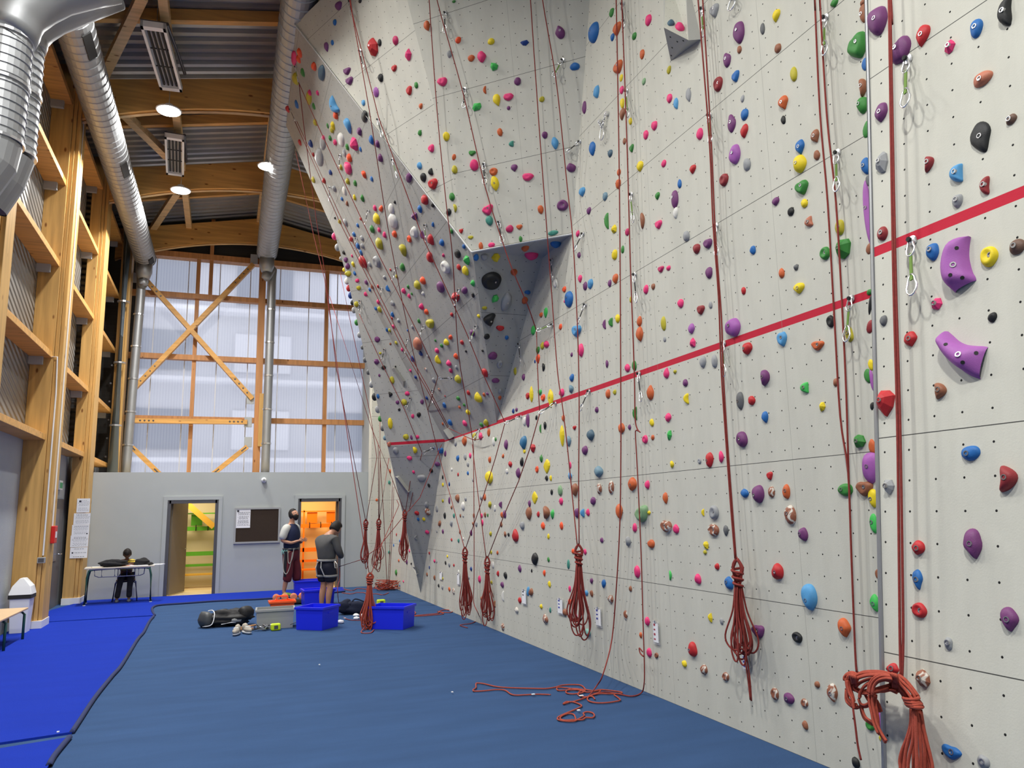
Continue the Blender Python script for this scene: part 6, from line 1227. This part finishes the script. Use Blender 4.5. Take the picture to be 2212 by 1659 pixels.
# the far pairs and bundles
def yof(x, y, off=.2): return wl(x, y, off).y
t = rope_thing('red ropes meeting in the thick bundle between two blue marked route cards', onW1(1251, 1170)); Yb = wl(1250, 1180, .22).y
strand(t, [(1169, -60), (1172, 0), (1200, 165), (1215, 300), (1225, 400), (1237, 512), (1245, 650), (1250, 790), (1251, 900), (1250, 1040), (1251, 1178, Yb)], .22); strand(t, [(1144, -60), (1146, 0), (1165, 280), (1180, 480), (1192, 640), (1204, 800), (1214, 870), (1225, 960), (1236, 1070), (1247, 1178, Yb)], .16)
bundle(t, atY(1249, 1176, Yb), .96, .15, 13, .0072, 5, ax=V((.9, -.5, 0)).normalized(), klen=.25)
t = rope_thing('red ropes leading to the second bundle, hooked over its round open knot', atY(1053, 1200, 10.7)); Yb = 10.9
strand(t, [(941, -60), (944, 0), (1000, 200), (1047, 400), (1087, 527), (1110, 590, 8.3), (1140, 660, 8.45), (1159, 715)], .12); strand(t, [(1159, 715), (1161, 790), (1164, 860), (1166, 893), (1144, 971), (1120, 1040), (1090, 1110), (1054, 1204, Yb)], .12, sm=0)
strand(t, [(1020, 960), (1034, 1080), (1050, 1204, Yb)], .15); bundle(t, atY(1052, 1202, Yb), .97, .14, 11, .0072, 7, ax=V((.9, -.4, 0)).normalized(), klen=.3)
t = rope_thing('red ropes crossing in a V above the bundle beside the round knotted one', atY(1004, 1182, 11.6)); Yb = 11.6
strand(t, [(755, 0), (761, 32), (800, 252), (841, 510), (890, 750), (920, 870), (950, 990), (978, 1090), (1003, 1184, Yb)], .14); strand(t, [(757, 0), (761, 30), (818, 254), (912, 510), (1008, 720), (1039, 798), (1091, 913), (1070, 990), (1040, 1085), (1006, 1184, Yb)], .14, sm=0)
bundle(t, atY(1004, 1182, Yb), 1.06, .14, 12, .0072, 9, ax=V((.9, -.4, 0)).normalized(), klen=.28)
t = rope_thing('single red rope hanging plumb beside the bundles and trailing to the carpet', atY(1023, 1000, 10.9))
strand(t, [(924, -60), (927, 0), (945, 250), (965, 450), (978, 560), (990, 760), (1010, 880), (1022, 960), (1023, 1000), (1024, 1120), (1024, 1250), (1023, 1300), (1033, 1325), (1035, 1336, 'f'), (1020, 1346, 'f'), (1000, 1349, 'f'), (994, 1351, 'f'), (1010, 1356, 'f')], .12)
# ropes running over the dark face of the overhang
t = rope_thing('red ropes over the dark overhang face to the bundle hanging in front of the wedge', atY(875, 1104, 14.6)); Yb = 14.5
strand(t, [(645, 178), (686, 270), (798, 510), (903, 720), (946, 814)], .16, sm=0); strand(t, [(946, 814), (920, 900, 14.), (894, 990, 14.2), (876, 1104, Yb)], .16, sm=0); strand(t, [(813, 950, 14.6), (840, 1016, 14.6), (873, 1104, Yb)], sm=0)
bundle(t, atY(874, 1102, Yb), .95, .14, 11, .0072, 12, klen=.24)
t = rope_thing('parallel pair of red ropes slanting down the middle of the dark overhang face', atY(734, 480, 13))
strand(t, [(637, 262), (734, 480), (869, 750), (920, 838), (967, 924)], .12, sm=0); strand(t, [(641, 262), (741, 480), (876, 750), (925, 838), (969, 922)], .14, sm=0); strand(t, [(967, 924), (990, 935), (1024, 950), (1044, 944)], .1)
t = rope_thing('red rope slanting along the lowest left part of the dark overhang to its clip', atY(777, 680, 14))
strand(t, [(776, 678), (795, 720), (824, 783), (874, 885), (912, 978)], .12, sm=0); strand(t, [(912, 978), (900, 1020, 14.4), (884, 1104, 14.4)], .12, sm=0)
t = rope_thing('red rope hanging free through the air at far left, ending in the first small bundle', atY(790, 1125, 15)); Yb = 15.
strand(t, [(646, 180), (656, 270), (684, 480, 13.6), (705, 606, 13.9), (726, 792, 14.4), (790, 1126, Yb)], .12, sm=0); strand(t, [(735, 590, 14.6), (756, 691, 14.6), (800, 895, 14.8), (814, 988, 14.9), (791, 1126, Yb)], sm=0)
bundle(t, atY(790, 1122, Yb), .92, .15, 9, .0072, 14, klen=.24)
t = rope_thing('red ropes meeting in the second small bundle, beside the free hanging first one', atY(818, 1120, 15.4)); Yb = 15.4
strand(t, [(821, 902, 15.), (821, 1000, 15.2), (819, 1124, Yb)], sm=0); strand(t, [(840, 990, 15.2), (819, 1124, Yb)], sm=0); strand(t, [(712, 640, 14.6), (802, 923, 15.), (817, 960, 15), (818, 1124, Yb)], sm=0)
bundle(t, atY(818, 1120, Yb), 1.02, .16, 9, .0072, 16, klen=.26)
t = rope_thing('red ropes dropping to the long bundle that touches the carpet beside a blue crate', atY(799, 1240, 11.7)); Yb = 11.75
strand(t, [(639, 328, 13.6), (678, 510, 13.6), (701, 602, 13.4), (748, 923, 12.6), (786, 1172, 11.9), (798, 1242, Yb)], sm=0); strand(t, [(801, 1242, Yb), (825, 1175, 12.6), (851, 1116, 13.6), (862, 1091, 14.0), (857, 1080, 14.)], sm=0)
bundle(t, atY(799, 1238, Yb), .88, .17, 20, .0085, 18, klen=.19, m=ROPE2)
strand(t, [(797, 1330, Yb), (790, 1352, Yb), (780, 1366, 'f'), (800, 1367, 'f'), (808, 1360, 'f')], r=.007, m=ROPE2)
t = rope_thing('red belay rope running from the waist of the man in grey up to the overhang', BELAY)
P = [BELAY] + line([(780, 1209, 13.4), (817, 1183, 13.5), (868, 1120, 13.6), (907, 1075, 13.6), (954, 960, 13.4)]); MB().tube(P, .0064, 6).build('strand', ROPE, t, smooth=True)
q = m2(.10, .2, .55); MB().tube([BELAY, m2(.12, .22, .6)] + line([(729, 1275, 13.4), (736, 1322, 'f'), (748, 1337, 'f'), (775, 1340, 'f'), (795, 1337, 'f')]), .0064, 6, smooth=4).build('strand', ROPE, t, smooth=True)
t = rope_thing('three slack red ropes falling to the heap of rope in the far corner', atZ(840, 1266))
for a, b_ in (((848, 1038, 16.2), (838, 1263, 16.9)), ((851, 1052, 16.2), (841, 1263, 16.9)), ((820, 975, 15.6), (836, 1263, 16.9))): strand(t, [a, ((a[0] + b_[0]) / 2 + 1, (a[1] + b_[1]) / 2, (a[2] + b_[2]) / 2), b_])
rnd = random.Random(77); hb_ = MB(); c_ = atZ(838, 1275)
P = [c_ + V((rnd.uniform(-.28, .28), rnd.uniform(-.25, .25), rnd.uniform(.01, .22))) for _ in range(60)]; hb_.tube(P, .0075, 6, smooth=3)
for i in range(3):
    y0 = 1264 + i * 9; P = [atZ(838 - k * 11 + rnd.uniform(-4, 4), y0 + rnd.uniform(-3, 3), .012) for k in range(10)]; hb_.tube(P, .0075, 6, smooth=4)
hb_.build('rope_heap', ROPE2, t, smooth=True)
t = rope_thing('short tangle of red rope lying on the carpet right of the lone blue crate', atZ(930, 1326))
P = [atZ(x, y, .012) for x, y in ((885, 1327), (890, 1318), (898, 1325), (886, 1330), (905, 1329), (925, 1327), (945, 1325), (950, 1320), (962, 1317), (975, 1318), (981, 1312), (976, 1322), (960, 1323), (945, 1321), (958, 1326), (920, 1330), (895, 1331))]; MB().tube(P, .0075, 6, smooth=4).build('rope_length', ROPE2, t, smooth=True)

# ---------------------------------------------------------------- quickdraws
def biner(c_, d, w, L_, wd_, m, name, par, r=.0055):
    """oval gate ring from c_ downwards along d"""
    P = [c_ + d * (L_ * (.5 - .5 * math.cos(a))) + w * (wd_ / 2 * math.sin(a) * (1.15 if math.cos(a) < 0 else .85)) for a in [2 * math.pi * i / 14 for i in range(15)]]
    return MB().tube(P, r, 6).build(name, m, par, smooth=True)
DR = '''1957 126 1955 230;1966 518 1970 637;1785 38 1781 118;1811 330 1807 413;1841 645 1827 738;1519 19 1520 79;1534 249 1535 309;1549 488 1548 552;1565 742 1564 813;1347 9 1348 60;1355 197 1357 253;1365 420 1368 480
1373 593 1375 653;1382 807 1385 867;1254 306 1222 331;1261 505 1239 543;1266 658 1247 700;1274 845 1252 888;1215 130 1196 166;1195 701 1159 715;1201 871 1165 893;1126 900 1091 914;1193 562 1193 604;1123 743 1124 783
962 28 961 70;1004 193 1002 233;1046 355 1047 398;1078 480 1085 525;757 3 760 32;779 110 785 147;818 258 826 296;850 344 858 384;920 485 920 523;993 625 982 660;1030 704 1015 737;640 143 644 177;628 235 637 260
736 335 732 368;714 404 711 434;797 455 788 485;857 577 847 605;771 515 766 542;826 623 821 650;778 650 777 677;917 705 905 725;882 733 875 762;831 755 824 783;978 816 947 817;936 842 935 870;887 860 874 885;937 967 913 979;1036 928 1023 949'''
dirs = []
def dlabel(a, b_, k):
    x, y = a
    c_, nm = (onwall(x, y) or (None, None, ''))[1:3]
    where = 'nearest right panel' if x > 1900 else 'long pale wall' if nm == 'wall_right' else 'pale overhang face' if (nm == 'overhang' and c_.z > -.4) else 'dark overhang face' if nm == 'overhang' else 'dark lower wedge'
    near = sorted(recs, key=lambda r: (r['x'] - x) ** 2 + (r['y'] - y) ** 2)[:2]
    def rel(r): dx, dy = x - r['x'], y - r['y']; return ('right of' if dx > 0 else 'left of') if abs(dx) > abs(dy) else ('below' if dy > 0 else 'above')
    return '%s quickdraw on the %s, %s %s hold' % ('slanting' if abs(b_[0] - x) > 12 else 'hanging', where, rel(near[k]), art(HC[near[k]['c']][0] + (' ' + SHAPE[near[k]['s']] if k == 0 else '')))
used = set()
for s in DR.replace('\n', ';').split(';'):
    x0, y0, x1, y1 = [float(q) for q in s.split()]
    if x0 > 1900: a = onW2(x0, y0, .02); b_ = onW2(x1, y1, .09); nn = nW2
    else:
        q = onwall(x0, y0); nn = q[1]; a = q[0] + nn * .02
        # the loaded end keeps the true length of a quickdraw, at most 0.28 m from its bolt
        r_ = ray(x1, y1); tt = (a - EYE).dot(r_) / r_.dot(r_); b_ = EYE + r_ * tt
        sd = (b_ - a).dot(nn)
        if sd < .05: b_ = hit(x1, y1, nn, a + nn * .07)
        if (b_ - a).length > .55: b_ = a + (b_ - a).normalized() * .5
    lb = dlabel((x0, y0), (x1, y1), 0)
    if lb in used: lb = dlabel((x0, y0), (x1, y1), 1)
    if lb in used: lb = lb.replace('quickdraw', 'metal quickdraw')
    used.add(lb); t = thing('quickdraw', lb, 'quickdraw', tuple(a), 'quickdraws along the wall')
    d = (b_ - a).normalized(); L_ = (b_ - a).length; w = d.cross(nn); w = w.normalized() if w.length > .05 else basis(d)[0]
    MB().lathe(a - nn * .018, nn, [(.026, 0), (.026, .006), (.012, .008), (.012, .02)], 10).build('bolt_hanger', STEEL, t); MB().lathe(a + nn * .004, nn, [(.013, 0), (.013, .012)], 6).build('bolt_nut', RUBBER, t)
    k = L_ / .30
    biner(a + d * .0, d, w, .09 * min(k, 1.2), .045, ALU, 'carabiner', t); MB().obox(a.lerp(b_, .5), w, d.cross(w), d, .0075, .003, L_ * .24).build('sling', SLINGG if (x0 > 1500 or int(x0) % 5 == 0) else SLING, t); biner(b_ - d * .11 * min(k, 1.3), d, w, .11 * min(k, 1.3), .055, ALU, 'carabiner', t, .006)
# chain anchors
for (c1, c2, c3, lb) in (((1293, 262), (1308, 245), (1300, 302), 'short chain anchor with a ring, hanging alone on the wall near the inner corner'), ((1573, -16), (1588, -18), (1580, 20), 'chain anchor cut by the top edge of the picture beside the grey hold')):
    A_, B_, C_ = wl(*c1, .03), wl(*c2, .03), wl(*c3, .05); t = thing('chain_anchor', lb, 'chain anchor', tuple(A_)); M_ = C_.lerp((A_ + B_) / 2, .55)
    for E1 in (A_, B_):
        MB().lathe(E1 - V((-.03, 0, 0)), (-1, 0, 0), [(.026, 0), (.026, .03)], 10).build('bolt_hanger', STEEL, t); n_ = 5; mb = MB()
        for i in range(n_):
            p = E1.lerp(M_, (i + .5) / n_); d = (M_ - E1).normalized(); L_ = (M_ - E1).length / n_ * .72; w = d.cross(V((1, 0, 0) if i % 2 else (0, 1, .2))).normalized()
            mb.tube([p + d * L_ * math.cos(a) + w * .013 * math.sin(a) for a in [2 * math.pi * j / 8 for j in range(9)]], .004, 5)
        mb.build('chain', STEEL, t, smooth=True)
    d = (C_ - M_).normalized(); biner(M_, d, V((0, 1, 0)), (C_ - M_).length, .09, ALU, 'carabiner', t, .007)
# printed route cards at the foot of the wall
def card(x0, y0, x1, y1, lab, m, n=3):
    a, b_ = wl(x0, y0, .012), wl(x1, y1, .012); h_ = a.z - b_.z; Y_ = V((0, -1, 0)) ; c_ = V((a.x, (a.y + b_.y) / 2, (a.z + b_.z) / 2)); nn = V((-1, 0, 0)); w = max(abs(a.y - b_.y), .07)
    t = thing('route_card', lab, 'route card', tuple(c_), 'route cards at the foot of the wall')
    MB().obox(c_, Y_, Z, nn, w * .62, h_ * .54, .004).build('clear_sleeve', PLASTCLR, t); MB().obox(c_ + V((-.005, 0, 0)) - Z * .0, Y_, Z, nn, w * .5, h_ * .44, .001).build('paper_strip', PAPER, t); MB().lathe(c_ + Z * h_ * .5, nn, [(.012, 0), (.012, .012)], 8).build('screw', STEEL, t)
    mb = MB()
    for i in range(n): mb.obox(c_ + V((-.0065, w * .2, h_ * (.36 - .22 * i))), Y_, Z, nn, w * .17, h_ * (.035 if i % 2 else .05), .0005)
    mb.build('printed_marks', m, t)
card(1128, 1273, 1137, 1307, 'route card hanging below the black rounded hold, beside a brown hold', INK, 2); card(1205, 1292, 1216, 1328, 'route card hanging just left of the brown hold, left of the thick bundle', INKB); card(1287, 1312, 1299, 1355, 'route card with blue marks above the mint coloured hold', INKB); card(1411, 1342, 1424, 1392, 'route card with red marks between the two pink holds and the ropes', INKR, 4)
card(1604, 1403, 1618, 1450, 'route card with blue marks behind the rope tail of the knotted bundle', INKB, 4); card(950, 1234, 955, 1253, 'small narrow route card nearest the overhang tip', INK, 1); card(988, 1237, 993, 1264, 'narrow route card under a small white hold left of the first bundle', INK, 1)
